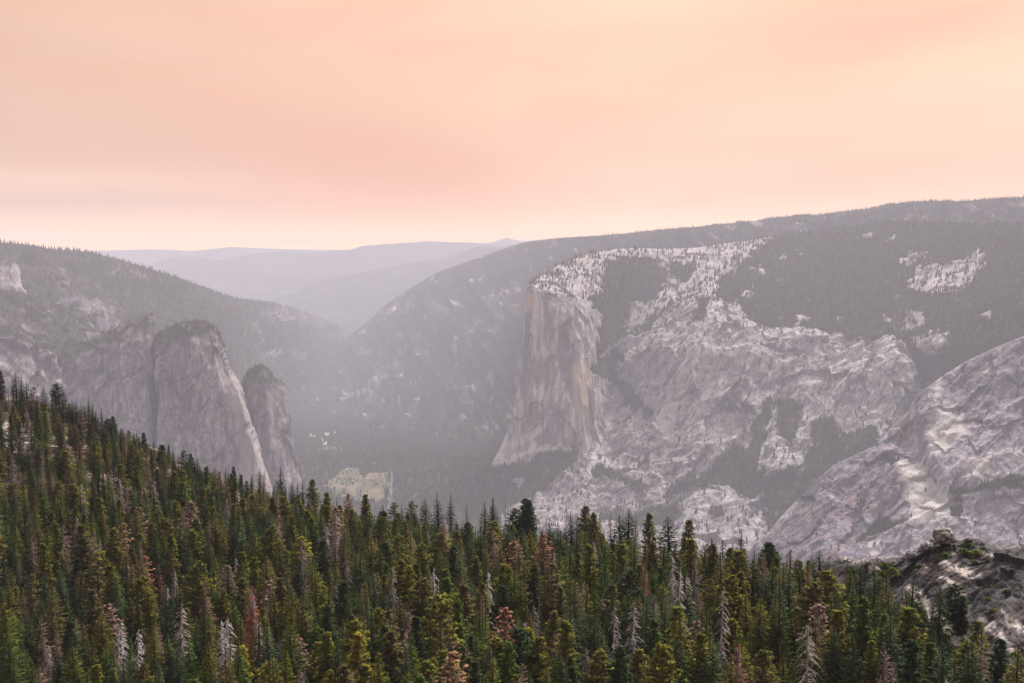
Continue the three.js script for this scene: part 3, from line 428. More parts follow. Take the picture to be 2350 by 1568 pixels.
        f = mix3(f, [0.08, 0.072, 0.072], 0.65 * sstep(0.03, 0, Math.abs(pn(X / 24, Y / 520, Z / 24))) * sstep(-0.1, 0.2, fbm(X / 120, Y / 160, Z / 120, 2))); f = mix3(f, [0.1, 0.09, 0.09], 0.5 * sstep(3.5, 3.12, v) * sstep(-0.2, 0.2, fbm(X / 14, Y / 80, Z / 14, 2)));  // last mix paints a shadow band just under the rim
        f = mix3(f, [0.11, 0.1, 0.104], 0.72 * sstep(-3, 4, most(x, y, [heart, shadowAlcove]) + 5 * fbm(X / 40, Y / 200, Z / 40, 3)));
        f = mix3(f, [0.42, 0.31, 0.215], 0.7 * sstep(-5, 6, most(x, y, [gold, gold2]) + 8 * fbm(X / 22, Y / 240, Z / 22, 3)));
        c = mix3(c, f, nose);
      }
      const st = sstep(-4, 4, most(x, y, stainsAndShade) + 12 * fbm(p[0] / 40, p[1] / 90, p[2] / 40, 4)); c = mix3(c, [c[0] * 0.42, c[1] * 0.42, c[2] * 0.44], st * 0.85);
      const ledge = sstep(0.62, 0.85, n[1]) * (1 - upper) * 0.5;
      c = mix3(c, [0.12, 0.115, 0.085], ledge * sstep(-0.1, 0.25, fbm(p[0] / 40, p[1] / 40, p[2] / 40, 3)));
      c = mix3(c, [0.27, 0.245, 0.225], 0.75 * upper * sstep(-0.1, 0.3, fbm(p[0] / 60, p[1] / 60, p[2] / 60, 3)));
      const out = mix3(c, slopeColor(p, n, 0), w); out.push(w); return out;
    },
  });
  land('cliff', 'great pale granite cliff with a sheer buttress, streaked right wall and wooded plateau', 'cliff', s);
  woods(spread(s, 10.5, (p, n, x, y, v, w) => {
    if (v < 0.9) return 0;
    const a = fbm(p[0] / 45, p[1] / 45, p[2] / 45, 3), plateau = v < 2.95 && w < 0.5;
    if (plateau) return 0.42 * sstep(-0.05, 0.22, a) + 0.04;
    if (v > 3.1 && x < 1345 && y < 1040 && w < 0.6) return 0;
    return w * 0.95 * sstep(-0.42, -0.1, a) + (1 - w) * 0.22 * sstep(0.55, 0.8, n[1]) * sstep(0, 0.2, a);
  }, 14, 34, 53), 'cliff_forest', 'conifers on the plateau, gullies and ledges of the great cliff', 1.05, 0.2);
}
// ------------------------------------------------------------------ the nearer cliff at right
{
  const crest = [[1700, 1310, 3480], [1728, 1268, 3520], [1762, 1225, 3540], [1800, 1178, 3560], [1845, 1132, 3580], [1882, 1094, 3600], [1925, 1062, 3630], [1975, 1038, 3660], [2008, 1022, 3680], [2040, 986, 3710], [2072, 954, 3730], [2098, 934, 3750], [2128, 892, 3770], [2160, 866, 3790], [2215, 832, 3810], [2275, 803, 3830], [2350, 772, 3850], [2480, 728, 3850]];
  const ctrl = crest.map(([x, y, D]) => { const B = 1470, t = (k) => mix(y, B, k), q = Math.min(1, (B - y) / 500); return [[x + 10, y + 20, D + 260], [x, y, D], [x + 5, t(0.1), D - 60 - 60 * q], [x + 10, t(0.28), D - 110 - 170 * q], [x + 14, t(0.5), D - 160 - 330 * q], [x + 16, t(0.74), D - 210 - 490 * q], [x + 18, t(1), D - 260 - 660 * q]]; });
  const wood = [...[[[990, 990], [1080, 1050], [1180, 1040], [1130, 1090], [960, 1130], [820, 1170], [900, 1100]], [[1030, 600], [1110, 610], [1090, 680], [1030, 650]], [[1760, 830], [1880, 780], [2000, 790], [2000, 850], [1860, 860], [1700, 900], [1640, 870]], [[1470, 950], [1560, 960], [1540, 1030], [1490, 1020]], [[820, 930], [880, 920], [860, 1000]], [[1480, 880], [1530, 830], [1600, 870], [1700, 850], [1690, 890], [1560, 910]], [[900, 860], [960, 820], [1000, 840], [760, 860]]].map((p) => zoomed(6, p))];
  const pale = [...[[[1205, 360], [1240, 220], [1265, 215], [1285, 260], [1270, 400], [1250, 480], [1255, 580], [1230, 615], [1250, 540], [1230, 440]], [[1380, 220], [1400, 90], [1435, 50], [1410, 200]], [[1100, 600], [1240, 640], [1420, 800], [1500, 980], [1300, 1100], [1200, 1060], [1180, 900]], [[1350, 640], [1340, 420], [1400, 260], [1560, 300], [1590, 450], [1460, 620]], [[1560, 720], [1760, 640], [1790, 760], [1620, 810]], [[910, 1230], [1000, 1180], [1010, 1330], [920, 1330]], [[1900, 640], [2000, 560], [2000, 700]], [[440, 880], [360, 930], [200, 1150], [230, 1160], [400, 930]]].map((p) => zoomed(6, p))];
  const buff = [...[[[1040, 420], [1080, 340], [1140, 340], [1110, 450]], [[840, 790], [890, 760], [900, 800], [860, 820]], [[460, 930], [530, 900], [520, 1080], [460, 1080]]].map((p) => zoomed(6, p))];
  const W = (x, y, p) => sstep(-3, 3, most(x, y, wood) + 10 * fbm(p[0] / 40, p[1] / 40, p[2] / 40, 4));
  const s = loft({
    ctrl, step: 2.05,
    disp: (p, n, x, y, v) => { if (v < 1) return 0; const [X, Y, Z] = p, a = X * 0.75 + Y * 0.66, b = Y * 0.75 - X * 0.66; let d = rockDisp(p, 0.75, 0.55, 80); d += (ridged(a / 40, b / 130, Z / 60, 3) - 0.35) * 4; d -= 38 * Math.exp(-(((x - 2075 - (y - 1000) * 0.55) / 34) ** 2)) * sstep(960, 1030, y) * sstep(1200, 1120, y); d += 26 * Math.exp(-(((x - 2120 + (y - 1000) * 0.1) / 30) ** 2)) * sstep(1150, 1000, y); return d * sstep(1, 1.35, v); },
    color: (p, n, x, y) => {
      const [X, Y, Z] = p; let c = rockColor(p, n, { light: -0.06, crack: 0.8, streak: 0.6, lean: 0.55, size: 80 });
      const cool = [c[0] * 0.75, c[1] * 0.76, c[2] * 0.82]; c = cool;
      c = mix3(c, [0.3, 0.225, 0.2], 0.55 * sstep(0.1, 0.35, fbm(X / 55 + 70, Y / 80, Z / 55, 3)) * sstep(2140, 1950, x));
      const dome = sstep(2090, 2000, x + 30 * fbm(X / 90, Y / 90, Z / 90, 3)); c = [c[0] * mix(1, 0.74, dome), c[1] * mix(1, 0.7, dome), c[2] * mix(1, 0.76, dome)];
      const k = sstep(-6, 8, most(x, y, pale) + 24 * fbm(X / 22, Y / 34, Z / 22, 4)); c = mix3(c, mix3([0.62, 0.59, 0.53], c, 0.25), k * 0.5);
      c = mix3(c, [0.36, 0.3, 0.24], 0.45 * sstep(-6, 10, most(x, y, buff) + 10 * fbm(X / 20, Y / 30, Z / 20, 3)));
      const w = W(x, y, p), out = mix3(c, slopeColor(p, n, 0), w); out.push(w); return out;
    },
  });
  land('cliff', 'nearer rugged granite spur descending from the right edge, with a pale rockfall scar', 'cliff', s);
  woods(spread(s, 7, (p, n, x, y, v, w) => (v < 1 ? 0 : w * 0.9 + 0.1 * sstep(0.6, 0.9, n[1]) * sstep(0.05, 0.25, fbm(p[0] / 30, p[1] / 30, p[2] / 30, 3))), 8, 20, 54), 'spur_trees', 'small trees and scrub on ledges of the granite spur at right');
}
// ------------------------------------------------------------------ rock spires and cliffs left of the valley
function crag(name, label, ctrl, o) {
  const W = (x, y, p, n, v) => Math.max(sstep(o.topWood[0], o.topWood[1], v) * sstep(-0.12, 0.12, fbm(p[0] / 50, p[1] / 50, p[2] / 50, 3) + 0.1), (o.wood ?? 0) * sstep(0.02, 0.2, fbm(p[0] / 110 + 20, p[1] / 110, p[2] / 110, 4) + 0.4 * (n[1] - 0.45)));
  const pale = o.pale ?? [];
  const s = loft({
    ctrl, step: o.step ?? 2.5, tense: 0.08,
    disp: (p, n, x, y, v) => (v < 1 ? 0 : rockDisp(p, (o.rough ?? 0.45) * 2.2, 0.04, 95, 0.12) * sstep(1, 1.5, v)),
    color: (p, n, x, y, v) => { let c = rockColor(p, n, { light: o.light ?? -0.12, streak: 0.95, crack: 0.75, lean: 0.04, size: 95 }); c = [c[0] * 0.66, c[1] * 0.64, c[2] * 0.69]; const head = (o.head ?? 0.6) * sstep(o.topWood[0] + 0.9, o.topWood[1] + 0.2, v + 0.8 * fbm(p[0] / 70, p[1] / 70, p[2] / 70, 3)); c = mix3(c, [c[0] * 0.4, c[1] * 0.4, c[2] * 0.4], head); if (pale.length) c = mix3(c, [0.34, 0.315, 0.3], 0.5 * sstep(-9, 9, most(x, y, pale) + 20 * fbm(p[0] / 26, p[1] / 260, p[2] / 26, 4))); const w = W(x, y, p, n, v), out = mix3(c, slopeColor(p, n, 0), w); out.push(w); return out; },
  });
  land(name, label, 'cliff', s);
  return spread(s, o.spacing ?? 11, (p, n, x, y, v, w) => (v < 0.95 ? 0 : w * (1 - sstep(-5, 2, most(x, y, pale)))), 6, 19, 60 + Math.round(ctrl[0][1][0]));
}
const leftTrees = [];
// hindmost bluff and its neighbours, from the back to the front
leftTrees.push(...crag('cliff', 'hazy cliff with a wooded top behind the spires at far left',
  [[-110, 606, 5900], [-40, 604, 5900], [40, 603, 5900], [90, 606, 5900], [130, 612, 5850], [172, 626, 5800], [215, 646, 5750], [248, 668, 5720], [268, 688, 5700], [280, 712, 5700], [287, 735, 5700]].map(([x, y, D]) => [x, y, D + 900]).map(([x, y, D]) => [[x, y + 14, D + 500], [x, y, D], [x + 3, mix(y, 850, 0.16), D - 220], [x + 5, mix(y, 850, 0.36), D - 420], [x + 9, mix(y, 850, 0.6), D - 520], [x + 12, 850, D - 620], [x + 14, 960, D - 800]]).concat([[[278, 760, 7200], [289, 742, 6750], [291, 760, 6750], [293, 780, 6750], [296, 815, 6750], [300, 860, 6750], [304, 970, 6750]]]),
  { topWood: [3.0, 2.3], wood: 0.6, spacing: 12, rough: 0.4, light: -0.25, pale: [[[180, 678], [230, 690], [262, 716], [250, 726], [190, 700]]] }));
leftTrees.push(...crag('cliff', 'small pale bare cliff at the left edge above the wooded terraces',
  [[[-120, 640, 6250], [-120, 602, 6050], [-120, 620, 6000], [-120, 650, 5950], [-120, 690, 5900], [-120, 840, 5850]], [[-10, 630, 6250], [-10, 600, 6050], [-8, 620, 5980], [-6, 650, 5930], [-4, 690, 5880], [-4, 840, 5850]], [[12, 628, 6250], [14, 598, 6050], [18, 618, 5990], [22, 645, 5950], [26, 675, 5900], [26, 840, 5850]], [[30, 628, 6250], [32, 599, 6050], [38, 620, 6000], [45, 645, 5950], [56, 672, 5900], [60, 840, 5850]], [[34, 640, 6450], [35, 606, 6250], [42, 630, 6250], [50, 655, 6250], [62, 680, 6250], [70, 840, 6250]]],
  { topWood: [1.8, 1.2], light: 0.2, spacing: 12, rough: 0.25, pale: [[[24, 600], [34, 600], [60, 672], [40, 665]], [[0, 640], [14, 632], [38, 672], [0, 650]]] }));
leftTrees.push(...crag('cliff', 'wooded rocky terrace on the left below the hazy cliff',
  [[-120, 672, 5050], [-40, 668, 5050], [20, 668, 5050], [60, 676, 5030], [100, 690, 5000], [150, 706, 4980], [185, 724, 4960], [215, 748, 4940], [232, 775, 4930]].map(([x, y, D]) => [x, y, D + 400]).map(([x, y, D]) => [[x, y + 14, D + 400], [x, y, D], [x + 4, mix(y, 900, 0.16), D - 140], [x + 8, mix(y, 900, 0.36), D - 260], [x + 12, mix(y, 900, 0.62), D - 330], [x + 16, 900, D - 400], [x + 18, 1000, D - 480]]),
  { topWood: [3.4, 2.4], wood: 0.85, spacing: 10, rough: 0.4, light: -0.25, pale: [[[42, 745], [70, 738], [100, 755], [118, 772], [70, 772]], [[0, 730], [20, 720], [24, 735], [0, 748]]] }));
leftTrees.push(...crag('cliff', 'low hazy cliff with blunt flat top at left, below the pale slabs',
  [[[-120, 770, 4900], [-120, 748, 4650], [-120, 780, 4560], [-120, 830, 4500], [-120, 900, 4420], [-120, 1010, 4320]], [[0, 770, 4900], [0, 750, 4650], [2, 780, 4560], [4, 830, 4500], [6, 900, 4420], [10, 1010, 4320]], [[40, 775, 4900], [40, 755, 4650], [44, 785, 4560], [48, 835, 4490], [54, 905, 4410], [60, 1010, 4300]], [[68, 785, 4900], [70, 768, 4640], [76, 800, 4570], [82, 850, 4500], [90, 915, 4420], [100, 1010, 4300]], [[100, 795, 4900], [98, 778, 4600], [102, 810, 4540], [106, 860, 4470], [112, 925, 4380], [120, 1010, 4280]], [[126, 800, 4900], [125, 779, 4600], [130, 815, 4530], [138, 865, 4460], [148, 930, 4380], [162, 1010, 4260]], [[128, 830, 5000], [131, 800, 4900], [134, 830, 4900], [144, 880, 4900], [156, 940, 4900], [172, 1010, 4900]]],
  { topWood: [2.4, 1.4], wood: 0.3, spacing: 9, rough: 0.35, light: -0.2, pale: [[[86, 860], [110, 850], [150, 960], [120, 960]]] }));
// the three spires
leftTrees.push(...crag('rock_spire', 'left spire with a slanting wooded crest and a sheer vertical right edge',
  [[[110, 850, 4800], [120, 826, 4560], [118, 860, 4500], [114, 930, 4430], [108, 1010, 4360], [100, 1100, 4280], [90, 1200, 4200]], [[160, 830, 4800], [152, 803, 4540], [152, 850, 4470], [154, 920, 4400], [156, 1000, 4330], [158, 1090, 4250], [160, 1200, 4160]], [[230, 800, 4800], [230, 768, 4530], [232, 815, 4430], [236, 890, 4370], [240, 980, 4310], [244, 1080, 4230], [248, 1200, 4140]], [[292, 770, 4800], [292, 739, 4530], [294, 790, 4420], [298, 870, 4350], [302, 970, 4290], [306, 1080, 4210], [310, 1200, 4120]], [[330, 760, 4800], [330, 727, 4530], [333, 780, 4420], [337, 865, 4350], [341, 970, 4290], [345, 1080, 4210], [350, 1200, 4120]], [[341, 757, 4800], [343, 718, 4530], [344, 780, 4425], [346, 865, 4355], [348, 970, 4300], [352, 1080, 4230], [358, 1200, 4145]], [[347, 758, 4800], [349, 719, 4550], [350, 780, 4500], [353, 865, 4480], [357, 970, 4460], [362, 1080, 4420], [370, 1200, 4360]], [[347, 775, 4950], [348, 742, 4800], [350, 790, 4700], [353, 870, 4700], [357, 970, 4680], [363, 1080, 4640], [372, 1200, 4600]]],
  { topWood: [2.2, 1.1], wood: 0.12, spacing: 8, rough: 0.26, light: -0.05 }));
leftTrees.push(...crag('rock_spire', 'tallest middle spire, blunt wooded head and long pale right flank',
  [[[364, 800, 4900], [361, 776, 4800], [362, 820, 4760], [364, 880, 4700], [366, 950, 4620], [368, 1030, 4500], [370, 1110, 4360], [376, 1210, 4280]], [[366, 790, 4800], [359, 766, 4370], [359, 812, 4310], [357, 875, 4270], [360, 950, 4230], [364, 1030, 4180], [368, 1110, 4130], [374, 1210, 4060]], [[388, 775, 4800], [385, 750, 4340], [388, 800, 4270], [391, 868, 4230], [394, 946, 4190], [398, 1030, 4140], [402, 1110, 4090], [408, 1210, 4020]], [[425, 760, 4800], [420, 738, 4320], [425, 790, 4240], [430, 860, 4200], [435, 940, 4160], [442, 1030, 4110], [448, 1110, 4060], [456, 1210, 3990]], [[455, 758, 4800], [452, 735, 4310], [460, 790, 4230], [468, 860, 4180], [476, 940, 4140], [488, 1030, 4090], [498, 1115, 4040], [508, 1210, 3970]], [[480, 762, 4800], [478, 739, 4310], [488, 790, 4230], [500, 855, 4180], [515, 935, 4140], [534, 1030, 4090], [552, 1115, 4040], [572, 1210, 3970]], [[494, 772, 4800], [494, 750, 4320], [505, 792, 4250], [518, 842, 4210], [545, 900, 4170], [568, 985, 4110], [594, 1075, 4050], [624, 1210, 3970]], [[498, 785, 4900], [500, 762, 4400], [510, 802, 4340], [522, 843, 4310], [552, 892, 4280], [577, 975, 4220], [606, 1076, 4160], [644, 1210, 4060]], [[498, 800, 5000], [499, 775, 4800], [506, 815, 4800], [516, 850, 4800], [544, 900, 4800], [570, 985, 4750], [598, 1080, 4700], [632, 1210, 4600]]],
  { topWood: [2.2, 1.1], wood: 0.1, spacing: 8, rough: 0.3, light: -0.02, pale: [[[505, 850], [540, 870], [560, 930], [606, 1075], [640, 1180], [560, 1180], [555, 1050], [530, 950]], [[440, 878], [470, 880], [468, 895], [445, 892]], [[480, 840], [500, 836], [502, 852], [484, 856]]] }));
leftTrees.push(...crag('rock_spire', 'smallest right spire standing behind the pale flank of the middle one',
  [[[560, 890, 5000], [556, 868, 4800], [560, 900, 4740], [566, 950, 4690], [574, 1010, 4640], [580, 1080, 4580], [590, 1180, 4500]], [[576, 870, 5000], [572, 846, 4720], [580, 890, 4650], [588, 945, 4610], [594, 1010, 4570], [600, 1085, 4510], [608, 1190, 4430]], [[602, 862, 5000], [600, 835, 4700], [608, 885, 4630], [614, 945, 4590], [620, 1010, 4550], [626, 1085, 4500], [634, 1190, 4420]], [[620, 868, 5000], [618, 846, 4700], [627, 890, 4640], [634, 945, 4600], [642, 1010, 4560], [650, 1085, 4500], [662, 1190, 4420]], [[632, 885, 5000], [632, 872, 4710], [654, 893, 4680], [662, 945, 4650], [672, 1005, 4610], [684, 1080, 4550], [700, 1190, 4460]], [[630, 900, 5100], [634, 880, 4900], [656, 900, 4900], [664, 955, 4900], [674, 1015, 4900], [686, 1090, 4900], [704, 1190, 4900]]],
  { topWood: [2.1, 1.2], wood: 0.1, spacing: 8, rough: 0.28, light: -0.1, pale: [[[606, 900], [622, 900], [640, 1040], [628, 1050], [618, 1000]]] }));
woods(leftTrees, 'spire_trees', 'trees on the crests and ledges of the spires and cliffs at left', 1.05);
const DS = 0.45;   // the near ground stands closer and its trees are that much smaller
// ------------------------------------------------------------------ the wooded slope in front: columns of [px, bottom y, bottom D, crest y, crest D]
const SLOPEC = [[-160, 1700, 430, 898, 1060], [0, 1700, 400, 908, 1010], [60, 1700, 395, 918, 990], [115, 1700, 390, 932, 970], [200, 1700, 385, 966, 930], [286, 1700, 380, 1000, 900], [345, 1700, 375, 1030, 880], [406, 1700, 370, 1058, 860], [500, 1700, 362, 1108, 820], [600, 1700, 352, 1152, 780], [700, 1700, 342, 1184, 740], [850, 1700, 330, 1216, 695], [1000, 1700, 322, 1240, 660], [1200, 1700, 315, 1262, 620], [1350, 1700, 312, 1276, 590], [1500, 1700, 310, 1292, 560], [1700, 1700, 306, 1330, 520], [1850, 1700, 303, 1356, 490], [1970, 1700, 300, 1372, 468], [2080, 1720, 297, 1430, 432], [2200, 1740, 293, 1530, 380], [2350, 1790, 285, 1640, 330], [2520, 1860, 275, 1720, 310], [2900, 2050, 262, 1900, 288]].map(([x, y, D, a, b]) => [x, y, D * DS, a, b * DS]);
function slopeAt(px) {
  let i = 0; while (i < SLOPEC.length - 2 && px > SLOPEC[i + 1][0]) i++;
  const a = SLOPEC[i], b = SLOPEC[i + 1], t = Math.min(1, Math.max(0, (px - a[0]) / (b[0] - a[0])));
  return a.map((v, k) => mix(v, b[k], t));
}
function slopeD(px, py) { const [, y0, D0, y1, D1] = slopeAt(px), t = (py - y0) / (y1 - y0); return 1 / mix(1 / D0, 1 / D1, Math.min(1, t)); }
const crestY = (px) => slopeAt(px)[3];
const swell = (x, z) => fbm(x / 32, 2.2, z / 32, 4) * 3.1 + fbm(x / 7, 7, z / 7, 2) * 0.6;
function ground(px, py) { const p = at(px, py, slopeD(px, py)); p[1] += swell(p[0], p[2]); return p; }
{
  const ctrl = [];
  for (let px = -160; px <= 2860; px += 67) {
    const [, y0, D0, y1, D1] = slopeAt(px), col = [];
    for (const t of [-0.25, 0, 0.25, 0.5, 0.75, 0.9, 1]) { const y = mix(y0, y1, t), D = 1 / mix(1 / D0, 1 / D1, t); col.push([px, y, D]); }
    const h = (dD, dy) => { const p = at(px, y1, D1), q = [p[0] * (1 + dD / D1), p[1] - dy, p[2] * (1 + dD / D1)]; const zc = q[1] * SP + q[2] * CP, yc = q[1] * CP - q[2] * SP; return [px, 784 + FPX * yc / zc, D1 + dD]; };
    col.push(h(14, 4), h(41, 27), h(86, 100), h(150, 234));
    ctrl.push(col);
  }
  const bareAt = (p, x, y) => Math.max(0.9 * sstep(0.1, 0.22, fbm(p[0] / 26, p[1] / 26, p[2] / 26, 4)) * sstep(1330, 1080, y) * sstep(560, 420, x), 0.6 * sstep(0.26, 0.34, fbm(p[0] / 30 + 7, 3, p[2] / 30, 3)));
  const s = loft({
    ctrl, step: 5, coarseRows: { 0: 6, 8: 8, 9: 10 },
    disp: null,
    color: (p, n, x, y) => {
      const g = 0.75 + 0.9 * fbm(p[0] / 6, p[1] / 6, p[2] / 6, 4), duff = mix3([0.085, 0.062, 0.045], [0.05, 0.052, 0.03], sstep(-0.2, 0.25, fbm(p[0] / 22, 5, p[2] / 22, 3)));
      const rock = mix3([0.42, 0.37, 0.33], [0.25, 0.225, 0.21], sstep(-0.1, 0.3, fbm(p[0] / 5, p[1] / 5, p[2] / 5, 3)));
      return mix3([duff[0] * g, duff[1] * g, duff[2] * g], rock, bareAt(p, x, y));
    },
  });
  for (let i = 0; i < s.P.length; i += 3) s.P[i + 1] += swell(s.P[i], s.P[i + 2]);
  s.g.computeVertexNormals();
  land('forest_slope', 'brown needle-covered slope under the foreground forest with pale rock patches', 'slope', s, M.soil);
}
// ------------------------------------------------------------------ rocky knob at lower right
M.outcrop = mat(0.88); M.outcrop.name = 'weathered granite';
const KNOB = [[1905, 1318, 470], [1936, 1297, 470], [1975, 1292, 466], [2022, 1284, 462], [2060, 1278, 458], [2092, 1271, 455], [2118, 1258, 452], [2136, 1246, 450], [2152, 1236, 449], [2171, 1228, 448], [2188, 1234, 446], [2210, 1236, 444], [2230, 1240, 442], [2256, 1250, 438], [2285, 1256, 434], [2310, 1259, 430], [2352, 1272, 425], [2430, 1296, 418], [2540, 1330, 410], [2700, 1400, 402], [2900, 1490, 394]].map(([x, y, D]) => [x, y, D * DS]);
const knobBottom = (x) => mix(1480, 1700, sstep(1900, 2350, x)) + 160 * sstep(2400, 2900, x);
const knobPoint = (x, y) => { let i = 0; while (i < KNOB.length - 2 && x > KNOB[i + 1][0]) i++; const a = KNOB[i], b = KNOB[i + 1], t = (x - a[0]) / (b[0] - a[0]), cy = mix(a[1], b[1], t), cD = mix(a[2], b[2], t), B = knobBottom(x), k = Math.max(0, (y - cy) / (B - cy)); return at(x, y, cD - k * DS * mix(60, 150, sstep(1950, 2350, x))); };
function knobDisp(p, v) {
  const [x, y, z] = p.map((v) => v / DS), q = fbm(x / 14, y / 14, z / 14, 3), a = x * 0.8 + y * 0.6, b = y * 0.8 - x * 0.6;     // sheets dip to the lower right
  let d = fbm(x / 40, y / 40, z / 40, 3) * 9 + (ridged(a / 26, b / 9, z / 20, 3) - 0.35) * 2.6;
  d += tilt(blocks(a / 19 + q * 0.35, b / 9 + q * 0.3, z / 14), 1) * 1.9;
  d += tilt(blocks(a / 7 + q * 0.5 + 5, b / 3.6 + q * 0.4, z / 5.5), 3) * 0.8;
  d += fbm(a / 5, b / 2, z / 4, 3) * 1.5 + fbm(x, y, z, 2) * 0.4;
  return d * DS * sstep(0.7, 1.25, v);
}
{
  const ctrl = KNOB.map(([x, y, D]) => { const B = knobBottom(x), w = DS * mix(60, 150, sstep(1950, 2350, x)), t = (k) => [x, mix(y, B, k), D - w * k]; return [[x + 3, y + 40, D + 27], [x, y + 3, D + 5], [x, y, D], t(0.12), t(0.3), t(0.5), t(0.72), t(1)]; });
  const slabs = [[[2080, 1345], [2110, 1350], [2150, 1400], [2200, 1452], [2250, 1500], [2330, 1560], [2320, 1568], [2240, 1520], [2180, 1478], [2130, 1420]], [[2100, 1290], [2130, 1300], [2125, 1320], [2100, 1310]], [[2160, 1330], [2200, 1350], [2230, 1390], [2215, 1400], [2180, 1365]], [[2180, 1262], [2210, 1262], [2200, 1275]], [[2255, 1262], [2330, 1268], [2345, 1280], [2260, 1278]], [[2150, 1290], [2230, 1310], [2270, 1345], [2220, 1340]], [[2250, 1420], [2290, 1440], [2330, 1500], [2300, 1490]], [[1940, 1296], [2010, 1288], [2015, 1298], [1950, 1304]], [[2300, 1400], [2350, 1440], [2360, 1470], [2310, 1440]]];
  const s = loft({
    ctrl, step: 1.5, disp: (p, n, x, y, v) => knobDisp(p, v),
    color: (p, n, x, y, v) => {
      const [X, Y, Z] = p.map((v) => v / DS), q = fbm(X / 14, Y / 14, Z / 14, 3), a = X * 0.8 + Y * 0.6, b = Y * 0.8 - X * 0.6;
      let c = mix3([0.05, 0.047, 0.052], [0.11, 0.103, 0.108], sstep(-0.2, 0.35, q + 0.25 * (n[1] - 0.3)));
      c = mix3(c, [0.2, 0.14, 0.115], 0.5 * sstep(0.15, 0.35, fbm(X / 9 + 30, Y / 9, Z / 9, 3)));
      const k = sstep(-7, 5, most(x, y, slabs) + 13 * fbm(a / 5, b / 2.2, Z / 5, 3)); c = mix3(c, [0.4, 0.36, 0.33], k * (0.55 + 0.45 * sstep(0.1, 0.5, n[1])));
      c = mix3(c, [0.24, 0.22, 0.208], 0.35 * sstep(0.16, 0.36, fbm(a / 6 + 9, b / 2, Z / 6, 3)) * sstep(0.0, 0.4, n[1]));
      let B = blocks(a / 17 + q * 0.5, b / 7 + q * 0.4, Z / 12); let tone = 0.8 + 0.4 * ((B[2] * 331) % 1); c = mix3(c, [0.05, 0.046, 0.048], 0.85 * sstep(0.1, 0, B[1]));
      B = blocks(a / 6 + q + 5, b / 3 + q, Z / 5); tone *= 0.8 + 0.4 * ((B[2] * 577) % 1); c = mix3(c, [0.06, 0.055, 0.057], 0.7 * sstep(0.1, 0, B[1]));
      const g = tone * mix(0.62, 0.95, k) * (0.85 + 0.9 * fbm(X / 1.6, Y / 1.6, Z / 1.6, 3));
      return [c[0] * g, c[1] * g, c[2] * g];
    },
  });
  land('rock_outcrop', 'jagged granite outcrop in the lower right corner, dotted with green scrub', 'rock outcrop', s, M.outcrop);
}

// ------------------------------------------------------------------ tree parts
class Build {
  constructor() { this.p = []; this.n = []; this.c = []; }
  tri(a, b, c, n, col) {
    const ux = b[0] - a[0], uy = b[1] - a[1], uz = b[2] - a[2], vx = c[0] - a[0], vy = c[1] - a[1], vz = c[2] - a[2];
    const gx = uy * vz - uz * vy, gy = uz * vx - ux * vz, gz = ux * vy - uy * vx;
    if (!n) { const l = Math.hypot(gx, gy, gz) || 1; n = [gx / l, gy / l, gz / l]; }
    if (gx * n[0] + gy * n[1] + gz * n[2] < 0) [b, c] = [c, b];
    this.p.push(...a, ...b, ...c); for (let i = 0; i < 3; i++) { this.n.push(...n); this.c.push(...col); }
  }
  // a spray of needles: a kite from p along d
  spray(p, d, w, n, col) {
    const m = [p[0] + d[0] * 0.45, p[1] + d[1] * 0.45, p[2] + d[2] * 0.45], e = [p[0] + d[0], p[1] + d[1], p[2] + d[2]], l = [m[0] + w[0], m[1] + w[1], m[2] + w[2]], r = [m[0] - w[0], m[1] - w[1], m[2] - w[2]];
    this.tri(p, l, e, n, col); this.tri(p, e, r, n, col);
  }
  stick(a, b, ra, rb, col, sides = 3) {
    const d = [b[0] - a[0], b[1] - a[1], b[2] - a[2]], l = Math.hypot(...d) || 1, k = Math.abs(d[1] / l) > 0.9 ? [1, 0, 0] : [0, 1, 0];
    let u = [d[1] * k[2] - d[2] * k[1], d[2] * k[0] - d[0] * k[2], d[0] * k[1] - d[1] * k[0]]; const ul = Math.hypot(...u); u = u.map((x) => x / ul);
    const v = [(d[1] * u[2] - d[2] * u[1]) / l, (d[2] * u[0] - d[0] * u[2]) / l, (d[0] * u[1] - d[1] * u[0]) / l];
    for (let i = 0; i < sides; i++) {
      const A = (i / sides) * 6.28319, B = ((i + 1) / sides) * 6.28319, f = (q, r, T) => [q[0] + (u[0] * Math.cos(T) + v[0] * Math.sin(T)) * r, q[1] + (u[1] * Math.cos(T) + v[1] * Math.sin(T)) * r, q[2] + (u[2] * Math.cos(T) + v[2] * Math.sin(T)) * r];
      const n = f([0, 0, 0], 1, (A + B) / 2), a0 = f(a, ra, A), a1 = f(a, ra, B), b0 = f(b, rb, A), b1 = f(b, rb, B);
      this.tri(a0, a1, b1, n, col); this.tri(a0, b1, b0, n, col);
    }
  }
  geo() { const g = new THREE.BufferGeometry(); g.setAttribute('position', new THREE.Float32BufferAttribute(this.p, 3)); g.setAttribute('normal', new THREE.Float32BufferAttribute(this.n, 3)); g.setAttribute('color', new THREE.Float32BufferAttribute(this.c, 3)); return g; }
}
const unit = (v) => { const l = Math.hypot(...v) || 1; return v.map((x) => x / l); };
